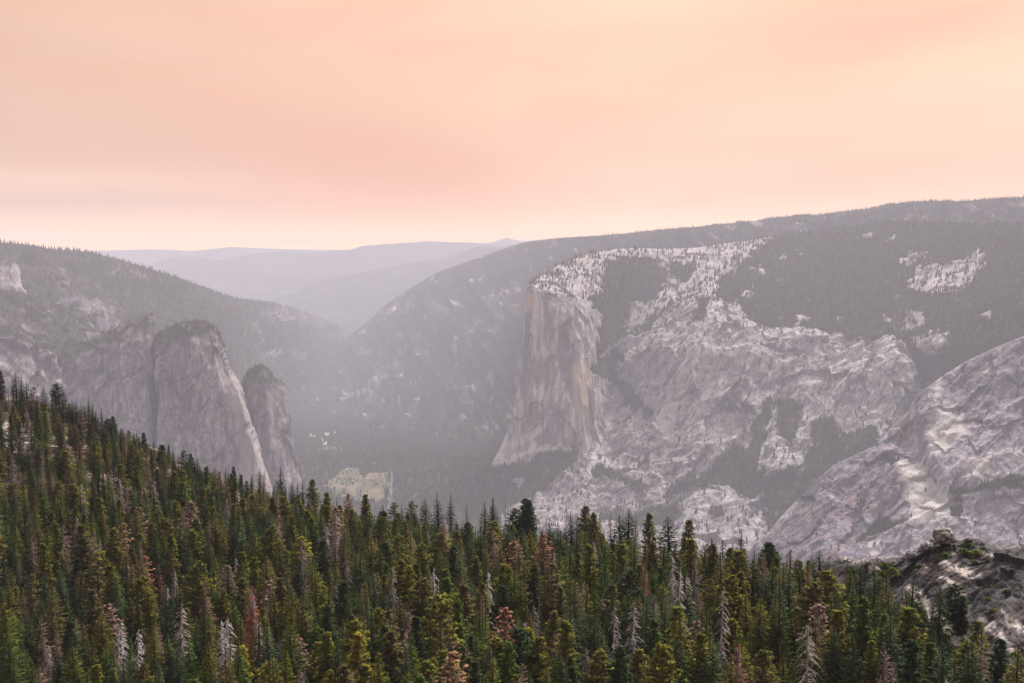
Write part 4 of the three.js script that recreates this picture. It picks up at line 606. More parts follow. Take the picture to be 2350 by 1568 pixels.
function trunkOf(r, H, R, sides = 7, lean = 0.012) {
  const b = new Build(), N = 9, pts = []; let x = 0, z = 0;
  for (let i = 0; i <= N; i++) { const t = i / N; pts.push([x, H * t - (i ? 0 : 1.2), z, R * Math.pow(1 - t, 0.8) + 0.04 + (i ? 0 : R * 0.25)]); x += r.r(-1, 1) * H * lean * 0.3; z += r.r(-1, 1) * H * lean * 0.3; }
  for (let i = 0; i < N; i++) { const g = r.r(0.85, 1.15); b.stick(pts[i], pts[i + 1], pts[i][3], pts[i + 1][3], [g, g, g], sides); }
  b.axis = (h) => { const t = Math.min(0.999, Math.max(0, h / H)) * N, i = Math.floor(t); return [mix(pts[i][0], pts[i + 1][0], t - i), h, mix(pts[i][2], pts[i + 1][2], t - i)]; };
  return b;
}
// o: H height, R crown radius, h0 crown start, full 0..1 how dense, droop, pow shape of the taper, ragged unevenness
function conifer(seed, o) {
  const r = rng(seed), T = trunkOf(r, o.H, o.R * 0.105 + 0.12), C = new Build(), L = new Build();
  const lobes = [...Array(4)].map(() => [r.r(0, 6.28), r.r(0, 6.28), r.r(0.6, 2.4)]);
  let gap = 0;
  for (let h = o.h0 * o.H; h < o.H * 0.985; h += mix(0.62, 0.34, h / o.H) / o.full ** 0.3) {
    const t = (h - o.h0 * o.H) / (o.H * (1 - o.h0)), rise = sstep(0, o.round ?? 0.12, t);
    if (gap > 0) { gap--; if (r() < 0.75) continue; } else if (r() < o.ragged * 0.09) gap = 1 + Math.floor(r() * 3);
    const R = 1.42 * o.R * (Math.pow(1 - t, o.pow) * 0.97 + 0.02) * mix(0.62, 1, rise), nb = Math.round(mix(6.5, 4, t) * (o.full > 0.7 ? 1 : 0.8)), ph = r() * 6.28;
    for (let i = 0; i < nb; i++) {
      const az = ph + (i + r.r(-0.35, 0.35)) * 6.2832 / nb; let k = 1;
      for (const [a, b, f] of lobes) k += 0.16 * o.ragged * Math.sin(az + a + h * f * 0.25 + b);
      const len = Math.max(0.35, R * r.r(1 - 0.5 * o.ragged, 1.08) * k), ax = T.axis(h), cx = Math.cos(az), cz = Math.sin(az), sl = mix(o.droop, 0.55, t * t) + r.r(-0.12, 0.12), tone = r.r(0.72, 1.28), warm = r.r(-0.06, 0.06);
      const P = (q) => [ax[0] + cx * len * q, ax[1] + len * q * sl - 0.2 * len * q * q * (1 - t) + 0.14 * len * q * q * q, ax[2] + cz * len * q];
      if (len > 1 && r() < (o.twigs ?? 0)) L.stick(P(0), P(0.92), 0.06 + 0.014 * len, 0.03, [r.r(0.8, 1.2), r.r(0.8, 1.1), r.r(0.8, 1.1)]);
      const ns = Math.max(2, Math.round(len * 4.4 * o.full));
      for (let s = 0; s < ns; s++) {
        const q = s === 0 ? 0.86 : Math.pow(r(), 0.72) * 0.95 + 0.05, sd = s === 0 ? 0 : r.r(-1, 1) * mix(0.95, 0.6, q), p = P(q), z = o.sprig ?? 1;
        const d = unit([cx - cz * sd, sl + r.r(-0.55, 0.25), cz + cx * sd]), l = z * mix(0.75, 0.45, q) * r.r(0.95, 1.75) * Math.min(1, 0.2 + len * 0.32);
        const w = unit([-cz + r.r(-0.3, 0.3), r.r(-0.35, 0.35), cx + r.r(-0.3, 0.3)]), ww = z * r.r(0.18, 0.32) * Math.min(1, 0.35 + len * 0.3), out = (o.soft ?? 0.85), n = unit([cx * out + r.r(-0.5, 0.5), 0.5 + r.r(-0.4, 0.5), cz * out + r.r(-0.5, 0.5)]);
        const g = tone * r.r(0.75, 1.3);
        C.spray(p, [d[0] * l, d[1] * l, d[2] * l], [w[0] * ww, w[1] * ww, w[2] * ww], n, [g * (1 + warm), g, g * (1 - warm)]);
      }
    }
  }
  if (o.full > 0.5) for (let s = 0; s < 8; s++) { const g = r.r(0.9, 1.2), a = r() * 6.28; C.spray(T.axis(o.H * r.r(0.95, 0.99)), [Math.cos(a) * 0.25, 0.7, Math.sin(a) * 0.25], [Math.sin(a) * 0.1, 0, -Math.cos(a) * 0.1], [Math.cos(a) * 0.8, 0.6, Math.sin(a) * 0.8], [g, g, g]); }
  return { trunk: T.geo(), crown: C.geo(), limbs: L.p.length ? L.geo() : null, H: o.H };
}
// pines carry their needles in tufts near the branch ends
function pine(seed, o) {
  const r = rng(seed), T = trunkOf(r, o.H * 0.985, o.R * 0.095 + 0.14, 7, 0.02), C = new Build(), L = new Build();
  for (let h = o.h0 * o.H; h < o.H * 0.99; h += r.r(0.32, 0.7)) {
    const t = (h - o.h0 * o.H) / (o.H * (1 - o.h0)), R = o.R * Math.pow(Math.max(0, 1 - Math.pow(t, o.pow)), 0.8) * mix(0.55, 1, sstep(0, 0.3, t)) + 0.35, nb = r() < 0.5 ? 3 : 4, ph = r() * 6.28;
    for (let i = 0; i < nb; i++) {
      if (r() < o.gaps) continue;
      const az = ph + (i + r.r(-0.4, 0.4)) * 6.2832 / nb, len = R * r.r(0.5, 1.12), ax = T.axis(h), cx = Math.cos(az), cz = Math.sin(az), sl = mix(-0.12, 0.5, t) + r.r(-0.15, 0.2), tone = r.r(0.7, 1.3);
      const P = (q) => [ax[0] + cx * len * q, ax[1] + len * q * sl + 0.16 * len * q * q, ax[2] + cz * len * q];
      L.stick(P(0), P(0.95), 0.05 + 0.016 * len, 0.03, [r.r(0.8, 1.2), r.r(0.8, 1.1), r.r(0.8, 1.1)]);
      const tufts = Math.max(2, Math.round(len * 1.7 * o.full));
      for (let s = 0; s < tufts; s++) {
        const q = s === 0 ? 0.98 : r.r(0.3, 1), p = P(q), side = r.r(-0.42, 0.42) * len * q * 0.8; p[0] -= cz * side; p[2] += cx * side; p[1] += r.r(-0.15, 0.3);
        const R2 = r.r(0.6, 1.05) * (o.tuft ?? 1), g0 = tone * r.r(0.8, 1.25);
        for (let k = 0; k < 11; k++) {
          const a = r() * 6.28, up = r.r(-0.35, 1), d = unit([Math.cos(a) + cx * 0.5, up, Math.sin(a) + cz * 0.5]), w = unit([d[2] + r.r(-0.2, 0.2), r.r(-0.4, 0.4), -d[0]]), n = unit([d[0] * 0.7 + cx * 0.5, 0.55 + d[1] * 0.5, d[2] * 0.7 + cz * 0.5]), l = R2 * r.r(0.7, 1.15), ww = r.r(0.14, 0.26), g = g0 * r.r(0.8, 1.25);
          C.spray(p, [d[0] * l, d[1] * l, d[2] * l], [w[0] * ww, w[1] * ww, w[2] * ww], n, [g, g, g]);
        }
      }
    }
  }
  return { trunk: T.geo(), crown: C.geo(), limbs: L.geo(), H: o.H };
}
// standing dead wood: bare trunk with hanging twiggy branches
function snag(seed, o) {
  const r = rng(seed), T = trunkOf(r, o.H, o.R * 0.07 + 0.12, 6, 0.015), L = new Build();
  for (let h = o.h0 * o.H; h < o.H * 0.97; h += r.r(0.14, 0.42) / o.full) {
    const t = (h - o.h0 * o.H) / (o.H * (1 - o.h0)), az = r() * 6.28, len = 1.3 * o.R * (Math.pow(1 - t, 0.7) * r.r(0.45, 1.1) + 0.12), cx = Math.cos(az), cz = Math.sin(az), ax = T.axis(h), sl = r.r(-0.1, 0.35), hang = r.r(0.5, 1.1) * (o.hang ?? 1), g = r.r(0.75, 1.25);
    const P = (q) => [ax[0] + cx * len * q, ax[1] + len * (sl * q - hang * q * q), ax[2] + cz * len * q], rad = 0.075 + 0.026 * len; let a = P(0);
    for (let k = 1; k <= 3; k++) { const b = P(k / 3); L.stick(a, b, rad * (1.15 - k * 0.27), rad * (0.9 - k * 0.27), [g, g, g]); a = b; }
    const nt = Math.round(len * 3.2 * o.full);
    for (let k = 0; k < nt; k++) { const q = r.r(0.25, 1), p = P(q), s = r.r(-0.7, 0.7), l = r.r(0.3, 0.8); L.stick(p, [p[0] + (cx * 0.4 - cz * s) * l, p[1] - l * r.r(0.2, 0.9), p[2] + (cz * 0.4 + cx * s) * l], 0.085, 0.04, [g * 0.95, g * 0.95, g * 0.95]); }
  }
  return { trunk: T.geo(), crown: L.geo(), limbs: null, H: o.H };
}
const KIND = {
  fir: [conifer(11, { H: 27, R: 3.3, h0: 0.1, full: 1.1, droop: -0.32, pow: 0.95, ragged: 0.28 }), conifer(12, { H: 25, R: 3.5, h0: 0.06, full: 1.1, droop: -0.38, pow: 0.82, ragged: 0.34 }), conifer(13, { H: 28, R: 3.0, h0: 0.12, full: 1, droop: -0.3, pow: 0.75, ragged: 0.55 }), conifer(14, { H: 26, R: 3.7, h0: 0.08, full: 1.1, droop: -0.35, pow: 1.05, ragged: 0.4 }), conifer(15, { H: 24, R: 3.2, h0: 0.05, full: 1.1, droop: -0.25, pow: 0.66, ragged: 0.35, round: 0.3 }), conifer(16, { H: 27, R: 2.8, h0: 0.1, full: 1.1, droop: -0.35, pow: 0.85, ragged: 0.3 })],
  open: [conifer(21, { H: 28, R: 3.1, h0: 0.16, full: 0.85, droop: -0.36, pow: 0.8, ragged: 0.85, twigs: 0.8 }), conifer(22, { H: 27, R: 3.4, h0: 0.14, full: 0.85, droop: -0.42, pow: 0.9, ragged: 0.9, twigs: 0.8 }), conifer(23, { H: 29, R: 2.9, h0: 0.2, full: 0.8, droop: -0.4, pow: 0.72, ragged: 1.0, twigs: 0.8 })],
  young: [conifer(31, { H: 15, R: 1.9, h0: 0.02, full: 1.15, droop: -0.15, pow: 0.9, ragged: 0.35, sprig: 0.8 }), conifer(32, { H: 16, R: 2.3, h0: 0.02, full: 1.1, droop: -0.2, pow: 0.85, ragged: 0.45, sprig: 0.8 })],
  pine: [pine(41, { H: 25, R: 4.4, h0: 0.2, pow: 1.6, full: 1.05, gaps: 0.06 }), pine(42, { H: 27, R: 4.1, h0: 0.16, pow: 1.25, full: 1.05, gaps: 0.08 }), pine(43, { H: 24, R: 4.8, h0: 0.26, pow: 2.1, full: 0.95, gaps: 0.14 }), pine(44, { H: 26, R: 3.8, h0: 0.12, pow: 1.05, full: 1.1, gaps: 0.06 })],
  flat: [pine(45, { H: 25, R: 4.2, h0: 0.42, pow: 3.2, full: 0.8, gaps: 0.3, tuft: 0.9 }), pine(46, { H: 26, R: 3.6, h0: 0.36, pow: 2.4, full: 0.75, gaps: 0.34, tuft: 0.9 })],
  brown: [conifer(51, { H: 25, R: 2.8, h0: 0.12, full: 0.72, droop: -0.5, pow: 0.7, ragged: 0.8, twigs: 1, sprig: 0.85 }), conifer(52, { H: 27, R: 2.5, h0: 0.16, full: 0.6, droop: -0.55, pow: 0.62, ragged: 1, twigs: 1, sprig: 0.8 }), conifer(53, { H: 24, R: 3.2, h0: 0.1, full: 0.62, droop: -0.5, pow: 0.8, ragged: 0.9, twigs: 1, sprig: 0.8 }), pine(54, { H: 24, R: 3.4, h0: 0.25, pow: 1.8, full: 0.7, gaps: 0.2, tuft: 0.75 })],
  snag: [snag(61, { H: 24, R: 2.5, h0: 0.18, full: 1.15 }), snag(62, { H: 26, R: 2.1, h0: 0.2, full: 1.3 }), snag(63, { H: 22, R: 2.9, h0: 0.25, full: 1.0, hang: 1.2 }), snag(64, { H: 23, R: 1.5, h0: 0.3, full: 1.2, hang: 1.4 })],
  spike: [snag(71, { H: 26, R: 0.8, h0: 0.3, full: 0.55, hang: 0.6 }), snag(72, { H: 24, R: 1.2, h0: 0.4, full: 0.5, hang: 0.5 })],
};
const lm = (r, g, b, name) => { const m = mat(1); m.color.setRGB(r, g, b); m.name = name; return m; };
const TINT = {
  green: lm(0.0447, 0.0676, 0.0127, 'fir needles'), dark: lm(0.0208, 0.0346, 0.0127, 'dark fir needles'), olive: lm(0.0814, 0.0835, 0.0119, 'olive needles'), blue: lm(0.0378, 0.0615, 0.0285, 'blue-green needles'), dusk: lm(0.0676, 0.0596, 0.0190, 'brownish green needles'), bright: lm(0.0546, 0.0944, 0.0158, 'bright green needles'),
  yellow: lm(0.1425, 0.1216, 0.0133, 'yellow-green needles'), mauve: lm(0.15, 0.095, 0.078, 'mauve-brown dead needles'), rust: lm(0.17, 0.078, 0.05, 'rusty dead needles'), red: lm(0.27, 0.075, 0.03, 'red dead needles'), tan: lm(0.19, 0.115, 0.062, 'tan dead needles'),
  ash: lm(0.28, 0.245, 0.24, 'ash-grey dead wood'), white: lm(0.42, 0.4, 0.39, 'pale weathered wood'), drab: lm(0.16, 0.13, 0.12, 'brown-grey dead wood'), bark: lm(0.06, 0.043, 0.034, 'bark'), pinebark: lm(0.1, 0.062, 0.044, 'pine bark'),
};
// ------------------------------------------------------------------ the trees one can tell apart, surveyed from the photograph: [x, y of the top, kind, tint, height], and what marks a few of them out
const SURVEY = [
  { x0: 600, y0: 1150, s: 3.027, trees: `45 15 open dark 230;105 -40 open drab_g 260;140 -20 brown rust 230;265 -30 fir dark 260;340 75 fir dark 150;385 85 fir dark 170;425 60 open dark 200;500 60 pine olive 260;600 155 pine olive 300;700 245 fir dark 200;755 170 brown rust 300;890 165 pine olive 300;1018 245 fir dark 160;1095 225 flat dusk 220;1040 300 snag ash 300;1225 215 flat dusk 230;1158 240 open dark 120;1328 205 fir green 300;1308 160 spike drab 200;1425 155 open dark 330;1515 170 open dark 300;1640 235 brown mauve 300;1770 215 fir dusk 260;1825 195 open dark 300;1912 180 spike drab 480;2080 205 pine dark 330;2000 280 pine dark 280;30 160 brown rust 220;250 120 brown tan 380;90 370 fir dark 260;385 210 pine olive 240;470 250 fir dark 260;590 280 brown rust 260;770 310 brown rust 260;400 490 pine yellow 420;430 410 fir dusk 300;720 410 fir green 330;540 615 fir green 330;620 525 brown mauve 350;450 680 brown mauve 350;200 530 fir green 300;240 590 fir blue 260;90 580 pine olive 300;910 390 brown mauve 280;1110 470 fir olive 300;1210 380 fir olive 350;1040 460 pine dusk 400;1345 430 snag ash 300;1430 460 pine olive 380;1460 390 brown rust 450;1550 490 fir green 330;740 640 snag drab 420;670 670 fir olive 400;850 810 snag drab 330;910 755 fir green 330;980 740 fir olive 400;1090 680 snag ash 560;1160 650 pine olive 420;1220 640 pine olive 420;1365 750 spike white 250;1610 730 brown mauve 560;1690 800 fir green 300;1750 810 fir olive 380;1900 680 pine olive 460;2080 660 pine olive 420;1870 870 spike drab 260;40 840 brown red 560;185 810 brown mauve 500;255 790 pine dusk 520;305 760 brown rust 300;100 1100 snag white 420;170 1150 brown mauve 400;260 1220 brown mauve 360;350 1130 fir green 600;600 1180 pine olive 600;790 1050 pine dusk 400;850 1190 pine yellow 700;700 1400 pine yellow 400;160 1410 pine yellow 400;910 920 fir green 450;1045 1100 young olive 520;1100 1150 young olive 500;1170 1170 snag ash 560;1215 940 fir green 400;1420 910 flat olive 750;1500 1060 brown rust 620;1540 900 flat olive 500;1280 950 brown mauve 250;1650 1270 brown rust 500;1770 1050 young bright 400;1860 1140 snag ash 300;1830 1240 pine olive 520;1910 1290 pine olive 450;1480 1360 pine yellow 300;2060 1100 snag ash 350;2005 1020 young bright 300;1080 1500 snag ash 200;580 1040 young green 320;1920 1050 young green 300` },
  { x0: 1200, y0: 1150, s: 3.027, trees: `240 200 pine dark 380;280 215 pine dark 400;20 195 open dark 450;548 240 spike drab 350;590 290 fir dark 300;630 310 fir dark 300;705 260 pine dusk 340;755 300 pine olive 360;800 350 fir dark 260;880 315 snag drab 340;945 320 fir dark 300;965 290 spike drab 330;1012 280 fir dark 330;1072 310 snag drab 250;1165 305 pine olive 450;1310 330 fir dark 330;1450 360 pine olive 520;1615 490 fir dusk 330;1715 505 fir dark 330;1840 425 open dusk 430;2040 520 pine dark 380;1980 590 fir dark 300;490 370 fir dark 260;430 375 fir dark 330;355 345 spike drab 450;380 340 spike drab 400;225 400 fir dark 330;285 415 fir olive 430;510 570 fir green 560;460 570 snag ash 420;430 610 brown rust 420;650 400 fir dusk 380;725 540 pine olive 560;755 490 snag ash 420;840 520 fir green 420;845 640 fir green 500;960 540 pine olive 420;1080 540 young green 300;1195 530 pine dusk 480;1000 640 snag drab 500;1130 660 brown red 520;1500 640 snag drab 460;1690 590 snag ash 420;1810 580 pine olive 520;2000 620 brown rust 480;1945 700 pine olive 380;2090 700 pine olive 420;245 660 fir olive 480;90 680 pine olive 400;130 700 pine olive 480;620 810 fir tan_g 620;695 830 fir olive 420;945 840 pine olive 420;1400 700 snag white 720;1440 760 snag white 400;1700 840 snag ash 760;1880 870 fir yellow_g 560;1965 920 fir olive 560;345 870 spike ash 550;320 960 snag drab 520;455 1030 pine yellow_g 480;830 920 snag ash 420;900 980 snag ash 760;1040 940 snag ash 720;1190 900 snag drab 480;1270 980 fir green 450;1380 1010 fir yellow_g 720;1475 1070 snag drab 420;1540 1010 fir green 480;1610 1160 fir yellow_g 620;245 1100 snag ash 400;180 1020 young green 340;110 1050 fir green 420;750 1060 fir dark 720;1145 1160 young bright 380;1220 1260 young bright 460;1140 1380 snag white 360;1860 1270 fir olive 460;1450 1410 pine yellow 330;550 1210 fir blue 400;465 1290 young green 420;100 1280 pine olive 480;400 1300 fir green 330;1000 1400 young bright 380;745 1500 young bright 250;640 1480 snag ash 250;1720 1410 young bright 300;2080 1440 fir olive 320;1610 920 young blue 250;2030 1010 spike ash 330` },
  { x0: 0, y0: 1150, s: 3.027, trees: `590 770 snag ash 330;655 820 snag ash 200;735 580 flat olive 520;610 390 pine dusk 520;985 560 pine dusk 330;1270 460 pine olive 430;1470 680 pine olive 560;1420 430 pine olive 380;1410 220 brown mauve 450;1440 350 brown red 200;1680 190 snag ash 330;1855 170 brown rust 260;2060 120 brown tan 460;220 340 fir dusk 480;130 390 fir green 380;390 380 fir green 400;820 420 young dusk 380;915 430 young green 330;1040 270 brown mauve 420;740 500 snag ash 200;770 500 young green 300;460 540 snag ash 260;150 640 brown mauve 300;370 930 pine green 330;120 1010 fir bright 400;260 980 young green 330;905 1090 snag white 420;1030 1150 snag white 430;880 1190 snag ash 400;850 1290 brown mauve 330;430 1180 brown mauve 420;360 1270 snag ash 400;540 1090 brown mauve 330;765 1020 fir olive 500;1060 780 pine olive 450;1110 860 fir olive 400;1235 850 snag white 250;1290 730 snag ash 250;1310 840 fir dusk 350;1220 1030 young bright 330;1150 1110 fir olive 600;1260 1180 fir green 480;1350 1120 young green 360;1450 1100 young green 400;1540 1000 fir olive 360;1560 1100 fir green 360;1400 1230 fir bright 430;1650 1090 snag white 450;1700 1060 snag white 560;1875 840 brown red 560;1910 1110 snag white 420;1800 1290 pine yellow 460;1990 1410 pine yellow 350;560 1280 fir olive 560;690 1210 young olive 430;800 1220 young dusk 430;790 1300 fir bright 380;100 1260 fir dark 430;1550 1250 fir olive 500;1210 1440 brown rust 300;1700 680 young olive 360;1640 650 young blue 280;1745 630 snag ash 300;1880 640 pine olive 420;1550 510 fir green 360;1890 370 fir dark 420;1640 300 fir dark 400;20 840 fir bright 330;500 850 young green 420` },
  { x0: 0, y0: 880, s: 4.238, trees: `15 100 pine dark 330;140 140 brown mauve 330;175 120 fir dark 350;225 160 fir dark 330;280 215 fir dark 300;320 260 brown mauve 330;350 270 brown mauve 330;385 325 fir dark 150;455 255 fir dark 230;540 350 fir dark 160;575 240 pine dark 280;615 300 fir dark 220;655 260 open dark 400;690 340 fir green 300;750 400 fir dark 260;790 410 fir dark 280;840 430 fir green 240;880 450 fir green 260;920 370 open dark 330;960 440 fir dark 300;1000 510 fir dark 250;1060 490 fir green 330;1105 510 spike drab 330;1130 600 pine dark 300;1180 570 pine dark 330;1250 680 fir dark 280;1390 740 young dark 70;1410 715 young dark 90;1490 740 pine dark 260;1545 830 open dark 140;1600 810 open green 330;1690 870 pine dark 330;1780 960 spike drab 300;1910 920 flat dark 430;1980 960 pine dark 300;2050 1000 fir dark 300;90 250 brown mauve 300;840 550 brown mauve 330;1290 830 brown tan 260;1470 900 flat dusk 360;985 860 pine olive 400;1105 800 pine green 330;580 640 flat olive 180;430 590 fir green 350;700 930 pine olive 430;600 940 pine green 400;370 800 brown mauve 360;120 560 pine green 400;220 1110 brown rust 380;140 1180 brown rust 260;545 1100 brown rust 420;820 1310 brown mauve 330;1150 1200 brown mauve 360;1270 1070 pine olive 460;1430 1130 pine yellow_g 360;1540 1010 brown rust 330;1880 1300 pine green 300;820 990 fir green 330;330 1120 pine green 330;20 560 fir green 400;110 640 snag drab 330;490 480 brown mauve 300;280 450 brown mauve 300;930 780 fir green 300;1230 1200 young green 250` },
  { x0: 1800, y0: 1250, s: 3.357, trees: `180 330 fir dark 200;265 245 pine dark 330;215 330 brown rust 420;420 290 snag drab 200;670 305 fir dark 420;770 450 brown mauve 360;820 415 pine dusk 260;640 540 fir dark 330;410 450 fir dark 260;345 555 fir blue 620;575 450 brown tan 460;470 640 fir green 520;910 450 fir green 400;1080 545 fir dark 460;1160 520 fir dark 180;1270 620 brown rust 330;1350 600 young bright 160;1400 670 brown mauve 220;1175 790 fir green 560;1170 640 brown rust 280;1395 780 pine olive 760;1610 850 pine dusk 400;1780 590 pine dark 400;1840 680 pine dark 350;1500 720 fir green 250;1700 950 fir green 400;1830 1000 fir green 380;1580 1100 pine yellow_g 500;620 840 open olive 700;180 690 open olive 650;50 620 fir olive 560;230 790 spike ash 300;60 1080 fir olive 430;370 1160 young olive 330;275 1260 young olive 240;525 1190 young bright 330;560 860 fir dark 400;1000 760 fir dark 520;1830 1280 young tan_g 180;2000 1220 pine dusk 300;2240 1290 brown mauve 200;1425 480 spike drab 150;1610 620 brown mauve 150;1050 870 fir dark 330` },
];
TINT.drab_g = TINT.dusk; TINT.tan_g = lm(0.066, 0.056, 0.022, 'tan-green needles'); TINT.yellow_g = lm(0.085, 0.08, 0.014, 'golden green needles');
// words for the labels: true of every tree that shares them
const WORD = { green: 'mid-green', dark: 'dark green', olive: 'olive-green', blue: 'bluish-green', dusk: 'dull brownish-green', bright: 'bright green', yellow: 'golden yellow-green', yellow_g: 'golden olive', tan_g: 'tan-tinged green', drab_g: 'dull brownish-green', mauve: 'mauve-brown', rust: 'rusty brown', red: 'vivid orange-red', tan: 'orange-tan', ash: 'ash-grey', white: 'pale silvery', drab: 'brown-grey' };
const FORM = { fir: ['fir_tree', 'pointed fir', 'fir tree'], open: ['fir_tree', 'thin fir', 'fir tree'], young: ['young_fir', 'young fir', 'young fir'], pine: ['pine_tree', 'round pine', 'pine tree'], flat: ['pine_tree', 'flat-topped pine', 'pine tree'], brown: ['dead_conifer', 'dead conifer', 'dead tree'], snag: ['dead_snag', 'twiggy snag', 'dead tree'], spike: ['bare_spike', 'bare dead trunk', 'dead tree'] };
const zone = (x, y, over) => {
  if (over) return x < 430 ? 'on the left slope skyline' : x < 1050 ? 'on the crest before the meadow' : x < 1650 ? 'on the crest below the cliff' : 'on the crest beside the knob';
  if (x < 560) return y < 1230 ? 'on the open rocky left slope' : y < 1400 ? 'halfway up the left slope' : 'at the foot of the left slope';
  if (x < 1200) return y < 1290 ? 'just below the meadow-side crest' : y < 1430 ? 'in mid central forest' : 'in the nearest central forest';
  if (x < 1780) return y < 1330 ? 'just below the cliff-side crest' : y < 1450 ? 'in the forest right of centre' : 'in the nearest forest, right of centre';
  return y < 1420 ? 'in the forest left of the rocky knob' : 'in the dark forest below the rocky knob';
};
const R0 = rng(2024), planted = [], kin = new Map();
const proto = new Map();
function tree(kind, tint, p, height, r, wide = 1) {
  const list = KIND[kind], k = Math.floor(r() * list.length), v = list[k], key = kind + k + tint;
  let o = proto.get(key);
  if (!o) {
    o = new THREE.Group(); const dead = kind === 'snag' || kind === 'spike', wood = dead ? TINT[tint] : kind === 'pine' || kind === 'flat' ? TINT.pinebark : kind === 'brown' ? TINT.drab : TINT.bark;
    const add = (g, name, m) => { if (!g) return; const e = shadowy(new THREE.Mesh(g, m)); e.name = name; if (name === 'branches') e.userData.kind = 'stuff'; o.add(e); };
    add(v.trunk, 'trunk', wood); add(v.limbs, 'branches', wood); add(v.crown, dead ? 'branches' : 'crown', TINT[tint]);
    proto.set(key, o);
  }
  const t = o.clone(), s = height / v.H, w = s * wide * mix(0.88, 1.12, r()) * Math.min(1.25, Math.max(0.85, 11 / height) ** 0.35);
  t.position.set(p[0], p[1] - 0.3, p[2]); t.rotation.set((r() - 0.5) * 0.05, r() * 6.283, (r() - 0.5) * 0.05); t.scale.set(w, s, w);
  return t;
}
const taken = new Map(), cell = (x, z) => Math.floor(x / 5) + ',' + Math.floor(z / 5);
const note = (x, z, rad) => { const k = cell(x, z); if (!taken.has(k)) taken.set(k, []); taken.get(k).push([x, z, rad]); };
const free = (x, z, rad) => { for (let i = -1; i < 2; i++) for (let j = -1; j < 2; j++) for (const q of taken.get(cell(x + i * 5, z + j * 5)) ?? []) if (Math.hypot(q[0] - x, q[1] - z) < Math.max(rad, q[2])) return false; return true; };
const members = new Map();
function plant(kind, tint, px, topY, hpx, r) {
  const x = px; let base = topY + hpx; const cy = crestY(px);
  const onKnob = px > 1990 && base < cy + 8; let p, D;
  if (onKnob) { p = knobPoint(px, base); p[1] -= 0.5; D = Math.hypot(p[0], p[2]); } else { base = Math.max(base, cy + 3); D = slopeD(px, base); p = ground(px, base); }
  const q = at(px, topY, D), h = Math.max(1.2, q[1] - p[1]);
  const t = tree(kind, tint, p, h, r, kind === 'young' ? 1.05 : kind === 'spike' ? 1 : kind === 'fir' ? 1.5 : kind === 'pine' ? 1.3 : 1.3);
  const over = !onKnob && base < cy + 30 || topY < cy - 25;
  const [name, form, cat] = FORM[kind];
  const size = h > 12.7 ? 'very tall' : h > 9.7 ? 'tall' : h > 6.4 ? 'mid-sized' : 'small';
  const text = onKnob ? `${size} ${WORD[tint]} ${form} standing on the rocky outcrop` : `${size} ${WORD[tint]} ${form} ${zone(px, topY, over)}`;
  note(p[0], p[2], 2.1);
  t.name = numbered(name); t.userData.category = cat; scene.add(t);
  const key = text; if (!members.has(key)) members.set(key, []); members.get(key).push([px, topY, t]);
  return t;
}
for (const z of SURVEY) for (const line of z.trees.split(';')) {
  const [x, y, kind, tint, h] = line.trim().split(' ');
  plant(kind, tint, (z.x0 + x / z.s) * 0.94, (z.y0 + y / z.s) * 0.94, (h / z.s) * 0.94, R0);
}
